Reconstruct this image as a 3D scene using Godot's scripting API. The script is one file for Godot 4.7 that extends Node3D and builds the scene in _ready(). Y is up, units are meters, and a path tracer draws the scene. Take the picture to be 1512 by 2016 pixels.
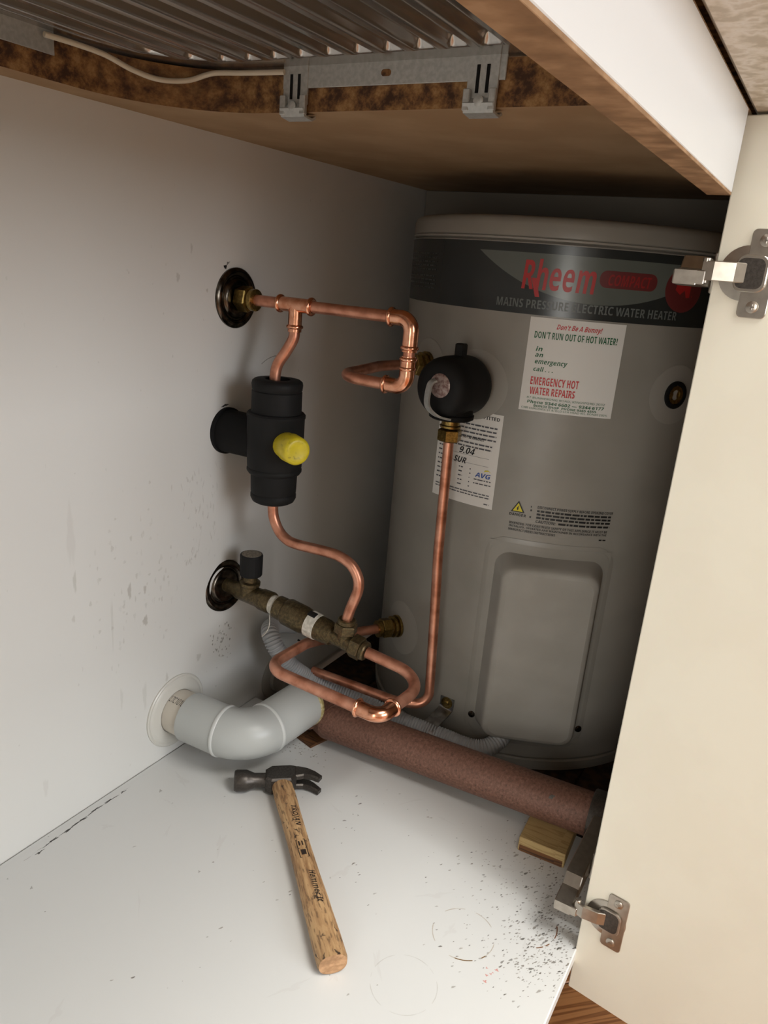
extends Node3D
# Cupboard under a kitchen bench: electric water heater, copper plumbing, open door.
# P(x, y, d): x across the cupboard (0 at the eye), y relative to the eye, d = depth along the back wall.

const EYE := 0.75
func P(x: float, y: float, d: float) -> Vector3:
	return Vector3(x, y + EYE, -d)

# ------------------------------------------------------------------ mesh builder
class MB:
	var v := PackedVector3Array()
	var n := PackedVector3Array()
	var t := PackedVector2Array()
	var ix := PackedInt32Array()
	func vert(p: Vector3, nn: Vector3, uv := Vector2.ZERO) -> int:
		v.append(p); n.append(nn.normalized()); t.append(uv)
		return v.size() - 1
	func tri(a: int, b: int, c: int) -> void:
		var g := (v[b] - v[a]).cross(v[c] - v[a])
		if g.length_squared() < 1e-20:
			return
		if g.dot(n[a] + n[b] + n[c]) > 0.0:
			ix.append(a); ix.append(c); ix.append(b)
		else:
			ix.append(a); ix.append(b); ix.append(c)
	func quad_i(a: int, b: int, c: int, d: int) -> void:
		tri(a, b, c); tri(a, c, d)
	func quad(a: Vector3, b: Vector3, c: Vector3, d: Vector3, nn: Vector3, uv := [Vector2(0, 0), Vector2(1, 0), Vector2(1, 1), Vector2(0, 1)]) -> void:
		quad_i(vert(a, nn, uv[0]), vert(b, nn, uv[1]), vert(c, nn, uv[2]), vert(d, nn, uv[3]))
	func face(a: Vector3, b: Vector3, c: Vector3, nn: Vector3) -> void:
		tri(vert(a, nn), vert(b, nn), vert(c, nn))
	func commit(shift: Vector3) -> ArrayMesh:
		var q := PackedVector3Array()
		for p in v:
			q.append(p - shift)
		var arr := []
		arr.resize(Mesh.ARRAY_MAX)
		arr[Mesh.ARRAY_VERTEX] = q
		arr[Mesh.ARRAY_NORMAL] = n
		arr[Mesh.ARRAY_TEX_UV] = t
		arr[Mesh.ARRAY_INDEX] = ix
		var m := ArrayMesh.new()
		m.add_surface_from_arrays(Mesh.PRIMITIVE_TRIANGLES, arr)
		return m

func flat_uv(p: Vector3, nn: Vector3) -> Vector2:
	var a := nn.abs()
	if a.y >= a.x and a.y >= a.z:
		return Vector2(p.x, p.z)
	if a.x >= a.z:
		return Vector2(p.z, -p.y)
	return Vector2(p.x, -p.y)

# chamfered box, c = centre, h = half size, b = chamfer, bs = orientation
func add_box(m: MB, c: Vector3, h: Vector3, b := 0.001, bs := Basis.IDENTITY) -> void:
	var pt := func(s: Vector3, ax: int) -> Vector3:
		var q := Vector3(s.x * (h.x - b), s.y * (h.y - b), s.z * (h.z - b))
		q[ax] = s[ax] * h[ax]
		return c + bs * q
	for ax in 3:
		for sg in [-1.0, 1.0]:
			var u := (ax + 1) % 3
			var w := (ax + 2) % 3
			var ids := []
			var nn := Vector3.ZERO
			nn[ax] = sg
			for k in [[-1, -1], [1, -1], [1, 1], [-1, 1]]:
				var s := Vector3.ZERO
				s[ax] = sg; s[u] = k[0]; s[w] = k[1]
				var p: Vector3 = pt.call(s, ax)
				ids.append(m.vert(p, bs * nn, flat_uv(p, bs * nn)))
			m.quad_i(ids[0], ids[1], ids[2], ids[3])
	for ax in 3:
		var u := (ax + 1) % 3
		var w := (ax + 2) % 3
		for su in [-1.0, 1.0]:
			for sw in [-1.0, 1.0]:
				var nn := Vector3.ZERO
				nn[u] = su; nn[w] = sw
				var a := Vector3.ZERO
				a[ax] = -1.0; a[u] = su; a[w] = sw
				var z := a
				z[ax] = 1.0
				m.quad(pt.call(a, u), pt.call(a, w), pt.call(z, w), pt.call(z, u), bs * nn)
	for sx in [-1.0, 1.0]:
		for sy in [-1.0, 1.0]:
			for sz in [-1.0, 1.0]:
				var s := Vector3(sx, sy, sz)
				m.face(pt.call(s, 0), pt.call(s, 1), pt.call(s, 2), bs * s)

func frame_of(axis: Vector3) -> Array:
	var a := axis.normalized()
	var u := a.cross(Vector3.UP if absf(a.y) < 0.9 else Vector3.RIGHT).normalized()
	return [u, a.cross(u).normalized()]

# profile: [[along, radius], ...]
func add_lathe(m: MB, o: Vector3, axis: Vector3, prof: Array, sides := 32, sharp := 35.0, flat := false, turn := 0.0) -> void:
	var a := axis.normalized()
	var fr := frame_of(a)
	var cnt := prof.size() - 1
	var bn := []
	for i in cnt:
		var dh: float = prof[i + 1][0] - prof[i][0]
		var dr: float = prof[i + 1][1] - prof[i][1]
		var l := sqrt(dh * dh + dr * dr)
		bn.append(Vector2(dh / l, -dr / l) if l > 1e-9 else Vector2(1, 0))   # (radial, axial)
	for i in cnt:
		var n0: Vector2 = bn[i]
		var n1: Vector2 = bn[i]
		if i > 0 and rad_to_deg(absf(bn[i - 1].angle_to(bn[i]))) < sharp:
			n0 = (bn[i - 1] + bn[i]).normalized()
		if i < cnt - 1 and rad_to_deg(absf(bn[i + 1].angle_to(bn[i]))) < sharp:
			n1 = (bn[i + 1] + bn[i]).normalized()
		var prev := []
		for k in sides + 1:
			var th := TAU * k / sides + turn
			var rd: Vector3 = fr[0] * cos(th) + fr[1] * sin(th)
			if flat:
				if k < sides:
					var th2 := TAU * (k + 1) / sides + turn
					var rd2: Vector3 = fr[0] * cos(th2) + fr[1] * sin(th2)
					var mid := (rd + rd2).normalized()
					var nn: Vector3 = mid * bn[i].x + a * bn[i].y
					m.quad(o + a * prof[i][0] + rd * prof[i][1], o + a * prof[i][0] + rd2 * prof[i][1], o + a * prof[i + 1][0] + rd2 * prof[i + 1][1], o + a * prof[i + 1][0] + rd * prof[i + 1][1], nn)
				continue
			var i0 := m.vert(o + a * prof[i][0] + rd * prof[i][1], rd * n0.x + a * n0.y, Vector2(float(k) / sides, prof[i][0] * 5.0))
			var i1 := m.vert(o + a * prof[i + 1][0] + rd * prof[i + 1][1], rd * n1.x + a * n1.y, Vector2(float(k) / sides, prof[i + 1][0] * 5.0))
			if k > 0:
				m.quad_i(prev[0], i0, i1, prev[1])
			prev = [i0, i1]

# rounds the corners of a path
func fillet(pts: Array, r, seg := 10) -> Array:
	var out := [pts[0]]
	for i in range(1, pts.size() - 1):
		var p: Vector3 = pts[i]
		var a: Vector3 = (pts[i - 1] - p)
		var b: Vector3 = (pts[i + 1] - p)
		var rr: float = r[i] if r is Array else r
		var ang := a.angle_to(b)
		var l := minf(rr / maxf(tan(ang / 2.0), 0.05), minf(a.length(), b.length()) * 0.49)
		var s := p + a.normalized() * l
		var e := p + b.normalized() * l
		var w := sin(ang / 2.0)      # rational arc
		for k in seg + 1:
			var t := float(k) / seg
			var b0 := (1 - t) * (1 - t)
			var b1 := 2 * t * (1 - t) * w
			var b2 := t * t
			out.append((s * b0 + p * b1 + e * b2) / (b0 + b1 + b2))
	out.append(pts[-1])
	return out

func resample(path: Array, step: float) -> Array:
	var cv := Curve3D.new()
	for p in path:
		cv.add_point(p)
	cv.bake_interval = step
	var l := cv.get_baked_length()
	var cnt := int(ceil(l / step))
	var out := []
	for i in cnt + 1:
		out.append(cv.sample_baked(l * i / cnt))
	return out

# radius: float or Array per point
func add_tube(m: MB, path: Array, radius, sides := 18, caps := true) -> void:
	var cnt := path.size()
	var u := Vector3.ZERO
	var prev := []
	var len := 0.0
	for i in cnt:
		var tg: Vector3 = (path[mini(i + 1, cnt - 1)] - path[maxi(i - 1, 0)]).normalized()
		if i == 0:
			u = frame_of(tg)[0]
		else:
			u = (u - tg * u.dot(tg)).normalized()
			len += (path[i] - path[i - 1]).length()
		var w := tg.cross(u)
		var r: float = radius[i] if radius is Array else radius
		var slope := 0.0
		if radius is Array:
			var i0 := maxi(i - 1, 0)
			var i1 := mini(i + 1, cnt - 1)
			slope = (radius[i1] - radius[i0]) / maxf((path[i1] - path[i0]).length(), 1e-6)
		var ring := []
		for k in sides + 1:
			var th := TAU * k / sides
			var rd := u * cos(th) + w * sin(th)
			ring.append(m.vert(path[i] + rd * r, rd - tg * slope, Vector2(float(k) / sides, len * 5.0)))
		if i > 0:
			for k in sides:
				m.quad_i(prev[k], prev[k + 1], ring[k + 1], ring[k])
		if caps and (i == 0 or i == cnt - 1):
			var nn := -tg if i == 0 else tg
			var c := m.vert(path[i], nn)
			var rim := []
			for k in sides + 1:
				rim.append(m.vert(m.v[ring[k]], nn))
			for k in sides:
				m.tri(c, rim[k], rim[k + 1])
		prev = ring

# extruded polygon: pts 2D (x along ux, y along uy), centred extrusion from w0 to w1 along uz, bevel b
func add_prism(m: MB, o: Vector3, ux: Vector3, uy: Vector3, uz: Vector3, poly: Array, w0: float, w1: float, b := 0.0, smooth := false) -> void:
	var pts := PackedVector2Array(poly)
	if Geometry2D.is_polygon_clockwise(pts):
		pts.reverse()
	var cnt := pts.size()
	var inn := PackedVector2Array()
	var nrm := []
	for i in cnt:
		var e0 := (pts[i] - pts[(i + cnt - 1) % cnt]).normalized()
		var e1 := (pts[(i + 1) % cnt] - pts[i]).normalized()
		var n0 := Vector2(e0.y, -e0.x)
		var n1 := Vector2(e1.y, -e1.x)
		var nn := (n0 + n1).normalized()
		nrm.append([n0, n1, nn])
		inn.append(pts[i] - nn * b / maxf(nn.dot(n1), 0.4))
	var at := func(q: Vector2, w: float) -> Vector3:
		return o + ux * q.x + uy * q.y + uz * w
	for i in cnt:
		var j := (i + 1) % cnt
		var na: Vector2 = nrm[i][2] if smooth else nrm[i][1]
		var nb: Vector2 = nrm[j][2] if smooth else nrm[i][1]
		var n3a := ux * na.x + uy * na.y
		var n3b := ux * nb.x + uy * nb.y
		var A := m.vert(at.call(pts[i], w0 + b), n3a, flat_uv(at.call(pts[i], w0 + b), n3a))
		var B := m.vert(at.call(pts[j], w0 + b), n3b, flat_uv(at.call(pts[j], w0 + b), n3b))
		var C := m.vert(at.call(pts[j], w1 - b), n3b, flat_uv(at.call(pts[j], w1 - b), n3b))
		var D := m.vert(at.call(pts[i], w1 - b), n3a, flat_uv(at.call(pts[i], w1 - b), n3a))
		m.quad_i(A, B, C, D)
		if b > 0.0:
			for k in [[w1 - b, w1, 1.0], [w0 + b, w0, -1.0]]:
				var e := m.vert(at.call(pts[i], k[0]), n3a + uz * k[2])
				var f := m.vert(at.call(pts[j], k[0]), n3b + uz * k[2])
				var g := m.vert(at.call(inn[j], k[1]), n3b + uz * k[2])
				var h := m.vert(at.call(inn[i], k[1]), n3a + uz * k[2])
				m.quad_i(e, f, g, h)
	var tr := Geometry2D.triangulate_polygon(inn)
	for k in [[w1, 1.0], [w0, -1.0]]:
		var base := m.v.size()
		for q in inn:
			var p: Vector3 = at.call(q, k[0])
			m.vert(p, uz * k[1], flat_uv(p, uz))
		for i in range(0, tr.size(), 3):
			m.tri(base + tr[i], base + tr[i + 1], base + tr[i + 2])

func rrect(w: float, h: float, r: float, seg := 5, cx := 0.0, cy := 0.0) -> Array:
	var out := []
	for q in [[1, 1, 0.0], [-1, 1, 90.0], [-1, -1, 180.0], [1, -1, 270.0]]:
		for k in seg + 1:
			var a := deg_to_rad(q[2] + 90.0 * k / seg)
			out.append(Vector2(cx + q[0] * (w / 2 - r) + cos(a) * r, cy + q[1] * (h / 2 - r) + sin(a) * r))
	return out

func circle(r: float, seg := 24, cx := 0.0, cy := 0.0) -> Array:
	var out := []
	for k in seg:
		out.append(Vector2(cx + r * cos(TAU * k / seg), cy + r * sin(TAU * k / seg)))
	return out

# rings of equal size joined; outward = away from the ring's middle
func add_loft(m: MB, rings: Array, cap := true, capn := Vector3.UP) -> void:
	var rn := rings.size()
	var cnt: int = rings[0].size()
	var mids := []
	for r in rings:
		var c := Vector3.ZERO
		for p in r:
			c += p
		mids.append(c / cnt)
	for i in rn - 1:
		for j in cnt:
			var k := (j + 1) % cnt
			var ids := []
			for q in [[i, j], [i, k], [i + 1, k], [i + 1, j]]:
				var ii: int = q[0]
				var jj: int = q[1]
				var p: Vector3 = rings[ii][jj]
				var along: Vector3 = rings[ii][(jj + 1) % cnt] - rings[ii][(jj + cnt - 1) % cnt]
				var up: Vector3 = rings[mini(ii + 1, rn - 1)][jj] - rings[maxi(ii - 1, 0)][jj]
				var nn := along.cross(up).normalized()
				var core: Vector3 = (mids[i] + mids[i + 1]) / 2
				if nn.dot(p - core) < 0:
					nn = -nn
				ids.append(m.vert(p, nn))
			m.quad_i(ids[0], ids[1], ids[2], ids[3])
	if cap:
		var base := m.v.size()
		var c := m.vert(mids[rn - 1], capn)
		for p in rings[rn - 1]:
			m.vert(p, capn)
		for j in cnt:
			m.tri(c, base + 1 + j, base + 1 + (j + 1) % cnt)

# ------------------------------------------------------------------ lettering
var fonts := {}
func font(called: String, weight: int) -> Font:
	var key := called + str(weight)
	if not fonts.has(key):
		var f := SystemFont.new()
		f.font_names = PackedStringArray([called])
		f.font_weight = weight
		fonts[key] = f
	return fonts[key]

# flat letters fitted into a w x h box with its lower left corner at the origin
func letters(text: String, w: float, h: float, weight := 400, slant := 0.0, fam := "Droid Sans") -> Array:
	var tm := TextMesh.new()
	tm.text = text
	tm.font = font(fam, weight)
	tm.font_size = 48
	tm.pixel_size = 0.01
	tm.depth = 0.0
	tm.curve_step = 4.0
	var arr := tm.get_mesh_arrays()
	var vs: PackedVector3Array = arr[Mesh.ARRAY_VERTEX]
	if vs.is_empty():
		return [PackedVector2Array(), PackedInt32Array()]
	var lo := Vector2(1e9, 1e9)
	var hi := -lo
	for p in vs:
		lo = lo.min(Vector2(p.x, p.y)); hi = hi.max(Vector2(p.x, p.y))
	var size := (hi - lo).max(Vector2(1e-6, 1e-6))
	var q := PackedVector2Array()
	for p in vs:
		var y := (p.y - lo.y) / size.y * h
		q.append(Vector2((p.x - lo.x) / size.x * w + slant * y, y))
	var ids: PackedInt32Array = arr[Mesh.ARRAY_INDEX] if arr[Mesh.ARRAY_INDEX] != null else PackedInt32Array(range(vs.size()))
	return [q, ids]

# at(Vector2) -> [point, normal]
func add_letters(m: MB, L: Array, at: Callable) -> void:
	var base := m.v.size()
	for q in L[0]:
		var r: Array = at.call(q)
		m.vert(r[0], r[1])
	for i in range(0, L[1].size(), 3):
		m.tri(base + L[1][i], base + L[1][i + 1], base + L[1][i + 2])

# ------------------------------------------------------------------ materials
func mat(c: Color, rough := 0.5, metal := 0.0, spec := 0.5) -> StandardMaterial3D:
	var m := StandardMaterial3D.new()
	m.albedo_color = c
	m.roughness = rough
	m.metallic = metal
	m.metallic_specular = spec
	return m

func noise_tex(stops: Array, freq: float, seed_n: int, size := 512, oct := 5, gain := 0.5) -> NoiseTexture2D:
	var n := FastNoiseLite.new()
	n.seed = seed_n
	n.noise_type = FastNoiseLite.TYPE_SIMPLEX_SMOOTH
	n.fractal_gain = gain
	n.frequency = freq
	n.fractal_octaves = oct
	var g := Gradient.new()
	var off := PackedFloat32Array()
	var col := PackedColorArray()
	for s in stops:
		off.append(s[0]); col.append(s[1])
	g.offsets = off
	g.colors = col
	var t := NoiseTexture2D.new()
	t.width = size; t.height = size
	t.seamless = true
	t.noise = n
	t.color_ramp = g
	return t

func mottled(stops: Array, freq: float, scale: float, seed_n: int, rough := 0.5, metal := 0.0, oct := 5, gain := 0.5) -> StandardMaterial3D:
	var m := mat(Color.WHITE, rough, metal)
	m.albedo_texture = noise_tex(stops, freq, seed_n, 512, oct, gain)
	m.uv1_triplanar = true
	m.uv1_scale = Vector3.ONE * scale
	return m

# streaky wood: lines run along u
func wood_tex(base: Color, dark: Color, seed_n: int, w := 512, h := 512, lines := 14.0) -> ImageTexture:
	var im := Image.create(w, h, false, Image.FORMAT_RGB8)
	var a := FastNoiseLite.new()
	a.seed = seed_n
	a.frequency = 0.01
	a.fractal_octaves = 4
	for y in h:
		for x in w:
			var warp := a.get_noise_2d(x * 0.12, y * 1.2) * 2.2
			var g := 0.5 + 0.5 * sin((float(y) / h * lines + warp) * TAU)
			var fine := a.get_noise_2d(x * 1.2 + 500, y * 22.0) * 0.5
			var k := clampf(pow(g, 3.0) * 0.7 + fine * 0.6, 0.0, 1.0)
			im.set_pixel(x, y, base.lerp(dark, k))
	return ImageTexture.create_from_image(im)

# ------------------------------------------------------------------ scene helpers
var taken := {}
func numbered(called: String) -> String:
	if not taken.has(called):
		taken[called] = 0
		return called
	taken[called] += 1
	return "%s_%03d" % [called, taken[called]]

func thing(called: String, at: Vector3, label: String, category: String, group := "") -> Node3D:
	var o := Node3D.new()
	o.name = numbered(called)
	add_child(o)
	o.position = at
	o.set_meta("label", label)
	o.set_meta("category", category)
	if group:
		o.set_meta("group", group)
	return o

func part(called: String, m: MB, material: Material, parent: Node3D, label := "") -> MeshInstance3D:
	var o := MeshInstance3D.new()
	o.name = called
	o.mesh = m.commit(parent.global_position if parent != self else Vector3.ZERO)
	o.material_override = material
	parent.add_child(o, true)
	if label:
		o.set_meta("label", label)
	return o

func structure(called: String, m: MB, material: Material, label: String, category: String) -> MeshInstance3D:
	var o := part(called, m, material, self)
	o.set_meta("kind", "structure")
	o.set_meta("label", label)
	o.set_meta("category", category)
	return o

var M := {}
var cupboard: Node3D
var rng := RandomNumberGenerator.new()

func blend_px(im: Image, x: int, y: int, c: Color, k: float) -> void:
	if x < 0 or y < 0 or x >= im.get_width() or y >= im.get_height():
		return
	im.set_pixel(x, y, im.get_pixel(x, y).lerp(c, k))

func blob(im: Image, cx: float, cy: float, rx: float, ry: float, c: Color, k: float, rough := 0.5, turn := 0.0) -> void:
	var R := int(ceil(maxf(rx, ry) * 1.6))
	var ph := rng.randf() * TAU
	for dy in range(-R, R + 1):
		for dx in range(-R, R + 1):
			var px := dx * cos(turn) + dy * sin(turn)
			var py := -dx * sin(turn) + dy * cos(turn)
			var q := Vector2(px / rx, py / ry)
			var edge := 1.0 + rough * 0.5 * sin(q.angle() * 3.0 + ph) + rough * 0.3 * sin(q.angle() * 7.0 + ph * 2.0)
			var f := clampf((edge - q.length()) * 3.0, 0.0, 1.0)
			if f > 0.0:
				blend_px(im, int(cx) + dx, int(cy) + dy, c, f * k)

# ------------------------------------------------------------------ build
func _ready() -> void:
	rng.seed = 4711
	setup_view()
	make_materials()
	build_room()
	build_cupboard()
	build_heater()
	build_bench_sink()
	build_door()
	build_plumbing()
	build_waste()
	build_hammer()
	build_wires()

func setup_view() -> void:
	var cam := Camera3D.new()
	cam.name = "camera"
	add_child(cam)
	var right := Vector3(0.85772, 0.08116, -0.50767).normalized()
	var back := Vector3(0.46297, 0.30745, 0.83134).normalized()
	var up := back.cross(right).normalized()
	cam.transform = Transform3D(Basis(right, up, back), Vector3(0, EYE, 0))
	cam.fov = 2.0 * rad_to_deg(atan(1008.0 / 1500.0))
	cam.near = 0.02
	cam.current = true

	var sky_mat := ProceduralSkyMaterial.new()
	sky_mat.sky_top_color = Color(0.62, 0.74, 0.92)
	sky_mat.sky_horizon_color = Color(0.92, 0.95, 1.0)
	sky_mat.ground_horizon_color = Color(0.8, 0.82, 0.8)
	sky_mat.ground_bottom_color = Color(0.55, 0.56, 0.52)
	sky_mat.sky_energy_multiplier = 1.0
	sky_mat.ground_energy_multiplier = 1.0
	var sky := Sky.new()
	sky.sky_material = sky_mat
	var env := Environment.new()
	env.background_mode = Environment.BG_SKY
	env.sky = sky
	env.tonemap_mode = Environment.TONE_MAPPER_LINEAR
	env.tonemap_exposure = 1.0
	env.sdfgi_enabled = true
	env.ssao_enabled = true
	env.ssil_enabled = true
	var we := WorldEnvironment.new()
	we.name = "environment"
	we.environment = env
	add_child(we)

	# daylight through the wide window opposite the bench
	area("window_daylight", Vector3(2.77, 1.35, 0.1), Vector3(-1, 0, 0), Vector2(1.7, 1.36), Color(0.98, 0.99, 1.0), 6.2)
	# daylight through the glass door at the near end of the kitchen
	area("glass_door_daylight", Vector3(0.5, 1.05, 2.57), Vector3(0, 0, -1), Vector2(0.7, 1.9), Color(1.0, 0.99, 0.96), 3.4)
	# ceiling lamp above the kitchen floor
	area("ceiling_lamp_light", Vector3(1.05, 2.44, -0.12), Vector3(0, -1, 0), Vector2(0.9, 1.2), Color(1.0, 0.995, 0.975), 6.1)

func area(called: String, at: Vector3, to: Vector3, size: Vector2, c: Color, energy: float) -> void:
	var l := AreaLight3D.new()
	l.name = called
	add_child(l)
	l.look_at_from_position(at, at + to, Vector3.UP if absf(to.y) < 0.9 else Vector3.RIGHT)
	l.area_size = size
	l.light_color = c
	l.light_energy = energy
	l.area_range = 12.0
	l.shadow_enabled = true

func make_materials() -> void:
	M.copper = mottled([[0.2, Color(0.66, 0.43, 0.33)], [0.5, Color(0.80, 0.56, 0.46)], [0.8, Color(0.87, 0.64, 0.54)]], 0.012, 6.0, 3, 0.36, 0.8)
	M.copper_bright = mottled([[0.2, Color(0.82, 0.55, 0.42)], [0.8, Color(0.95, 0.72, 0.60)]], 0.02, 8.0, 5, 0.2, 1.0)
	M.copper_old = mottled([[0.15, Color(0.26, 0.19, 0.16)], [0.30, Color(0.41, 0.29, 0.24)], [0.6, Color(0.47, 0.335, 0.28)], [0.85, Color(0.56, 0.42, 0.36)]], 0.05, 8.0, 11, 0.6, 0.2, 6, 0.72)
	M.brass = mottled([[0.15, Color(0.42, 0.35, 0.20)], [0.5, Color(0.56, 0.47, 0.27)], [0.85, Color(0.72, 0.61, 0.35)]], 0.04, 12.0, 7, 0.28, 0.95, 5, 0.7)
	M.brass_old = mottled([[0.15, Color(0.25, 0.22, 0.16)], [0.5, Color(0.36, 0.31, 0.22)], [0.75, Color(0.47, 0.40, 0.27)], [0.9, Color(0.36, 0.42, 0.33)]], 0.035, 11.0, 9, 0.38, 0.75, 6, 0.7)
	M.chrome_dark = mottled([[0.3, Color(0.20, 0.18, 0.16)], [0.7, Color(0.42, 0.39, 0.35)]], 0.02, 7.0, 13, 0.22, 1.0)
	M.steel = mottled([[0.3, Color(0.58, 0.58, 0.58)], [0.7, Color(0.72, 0.72, 0.72)]], 0.02, 7.0, 15, 0.32, 1.0)
	M.nickel = mottled([[0.2, Color(0.66, 0.63, 0.59)], [0.8, Color(0.71, 0.68, 0.64)]], 0.02, 9.0, 16, 0.28, 0.95)
	M.galv = mottled([[0.2, Color(0.68, 0.69, 0.68)], [0.8, Color(0.75, 0.76, 0.75)]], 0.04, 9.0, 17, 0.45, 0.5)
	M.iron = mottled([[0.2, Color(0.27, 0.25, 0.235)], [0.8, Color(0.35, 0.33, 0.31)]], 0.05, 12.0, 19, 0.38, 0.75, 6, 0.7)
	M.black_plastic = mat(Color(0.11, 0.11, 0.11), 0.6, 0.0, 0.3)
	M.black_rubber = mat(Color(0.07, 0.07, 0.07), 0.7, 0.0, 0.3)
	M.yellow = mottled([[0.14, Color(0.45, 0.40, 0.06)], [0.24, Color(0.78, 0.71, 0.13)], [0.8, Color(0.84, 0.77, 0.17)]], 0.02, 9.0, 21, 0.4)
	M.pvc = mat(Color(0.70, 0.71, 0.70), 0.32)
	M.pvc_pipe = mat(Color(0.80, 0.77, 0.72), 0.4)
	M.conduit = mat(Color(0.70, 0.71, 0.72), 0.45)
	M.glue = mottled([[0.3, Color(0.55, 0.48, 0.26)], [0.7, Color(0.80, 0.76, 0.60)]], 0.03, 10.0, 23, 0.5)
	M.tank = mottled([[0.3, Color(0.545, 0.53, 0.50)], [0.7, Color(0.57, 0.555, 0.525)]], 0.01, 2.0, 25, 0.36)
	M.tank_cover = mottled([[0.3, Color(0.585, 0.57, 0.54)], [0.7, Color(0.61, 0.595, 0.565)]], 0.01, 3.0, 27, 0.5)
	M.band = mat(Color(0.16, 0.175, 0.175), 0.25)
	M.oval = mat(Color(0.37, 0.39, 0.37), 0.25)
	M.print_red = mat(Color(0.68, 0.15, 0.15), 0.4)
	M.sticker_red = mat(Color(0.76, 0.16, 0.18), 0.5)
	M.print_dull_red = mat(Color(0.40, 0.16, 0.16), 0.4)
	M.print_grey = mat(Color(0.38, 0.40, 0.39), 0.4)
	M.print_faint = mat(Color(0.22, 0.235, 0.235), 0.4)
	M.print_green = mat(Color(0.05, 0.36, 0.20), 0.5)
	M.print_black = mat(Color(0.08, 0.08, 0.08), 0.5)
	M.print_blue = mat(Color(0.08, 0.28, 0.60), 0.5)
	M.print_yellow = mat(Color(0.82, 0.76, 0.12), 0.5)
	M.paper = mat(Color(0.86, 0.85, 0.83), 0.5)
	M.plastic_clear = mat(Color(0.60, 0.585, 0.555), 0.4)
	M.white_tape = mottled([[0.3, Color(0.70, 0.68, 0.63)], [0.7, Color(0.84, 0.82, 0.78)]], 0.03, 9.0, 29, 0.6)
	M.chip = mottled([[0.22, Color(0.25, 0.16, 0.09)], [0.42, Color(0.42, 0.29, 0.17)], [0.6, Color(0.53, 0.39, 0.23)], [0.8, Color(0.62, 0.48, 0.31)]], 0.014, 6.0, 31, 0.85, 0.0, 7, 0.72)
	M.backing = mottled([[0.3, Color(0.60, 0.49, 0.36)], [0.7, Color(0.64, 0.53, 0.40)]], 0.01, 2.0, 33, 0.8)
	M.rail_edge = mottled([[0.2, Color(0.50, 0.38, 0.26)], [0.6, Color(0.60, 0.47, 0.34)], [0.8, Color(0.66, 0.53, 0.40)]], 0.02, 4.0, 35, 0.75)
	M.laminate = mottled([[0.25, Color(0.70, 0.65, 0.57)], [0.45, Color(0.80, 0.76, 0.70)], [0.6, Color(0.84, 0.81, 0.77)], [0.75, Color(0.75, 0.70, 0.63)]], 0.02, 5.0, 37, 0.4)
	M.white_board = mat(Color(0.88, 0.89, 0.895), 0.35)
	M.cream_board = mottled([[0.3, Color(0.875, 0.855, 0.795)], [0.7, Color(0.885, 0.87, 0.81)]], 0.01, 2.0, 39, 0.42)
	M.dark_wood = mottled([[0.2, Color(0.12, 0.08, 0.05)], [0.7, Color(0.28, 0.19, 0.12)]], 0.02, 4.0, 41, 0.85)
	M.plaster = mat(Color(0.80, 0.79, 0.76), 0.9)
	M.cable = mat(Color(0.78, 0.74, 0.66), 0.5)
	M.pine = mat(Color.WHITE, 0.7)
	M.pine.albedo_texture = wood_tex(Color(0.68, 0.58, 0.39), Color(0.56, 0.45, 0.28), 51, 256, 256, 5.0)
	M.pine.uv1_scale = Vector3(14, 14, 1)
	M.pine_dark = mat(Color.WHITE, 0.75)
	M.pine_dark.albedo_texture = wood_tex(Color(0.42, 0.27, 0.13), Color(0.18, 0.10, 0.05), 53, 256, 256, 6.0)
	M.pine_dark.uv1_scale = Vector3(14, 14, 1)

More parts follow.
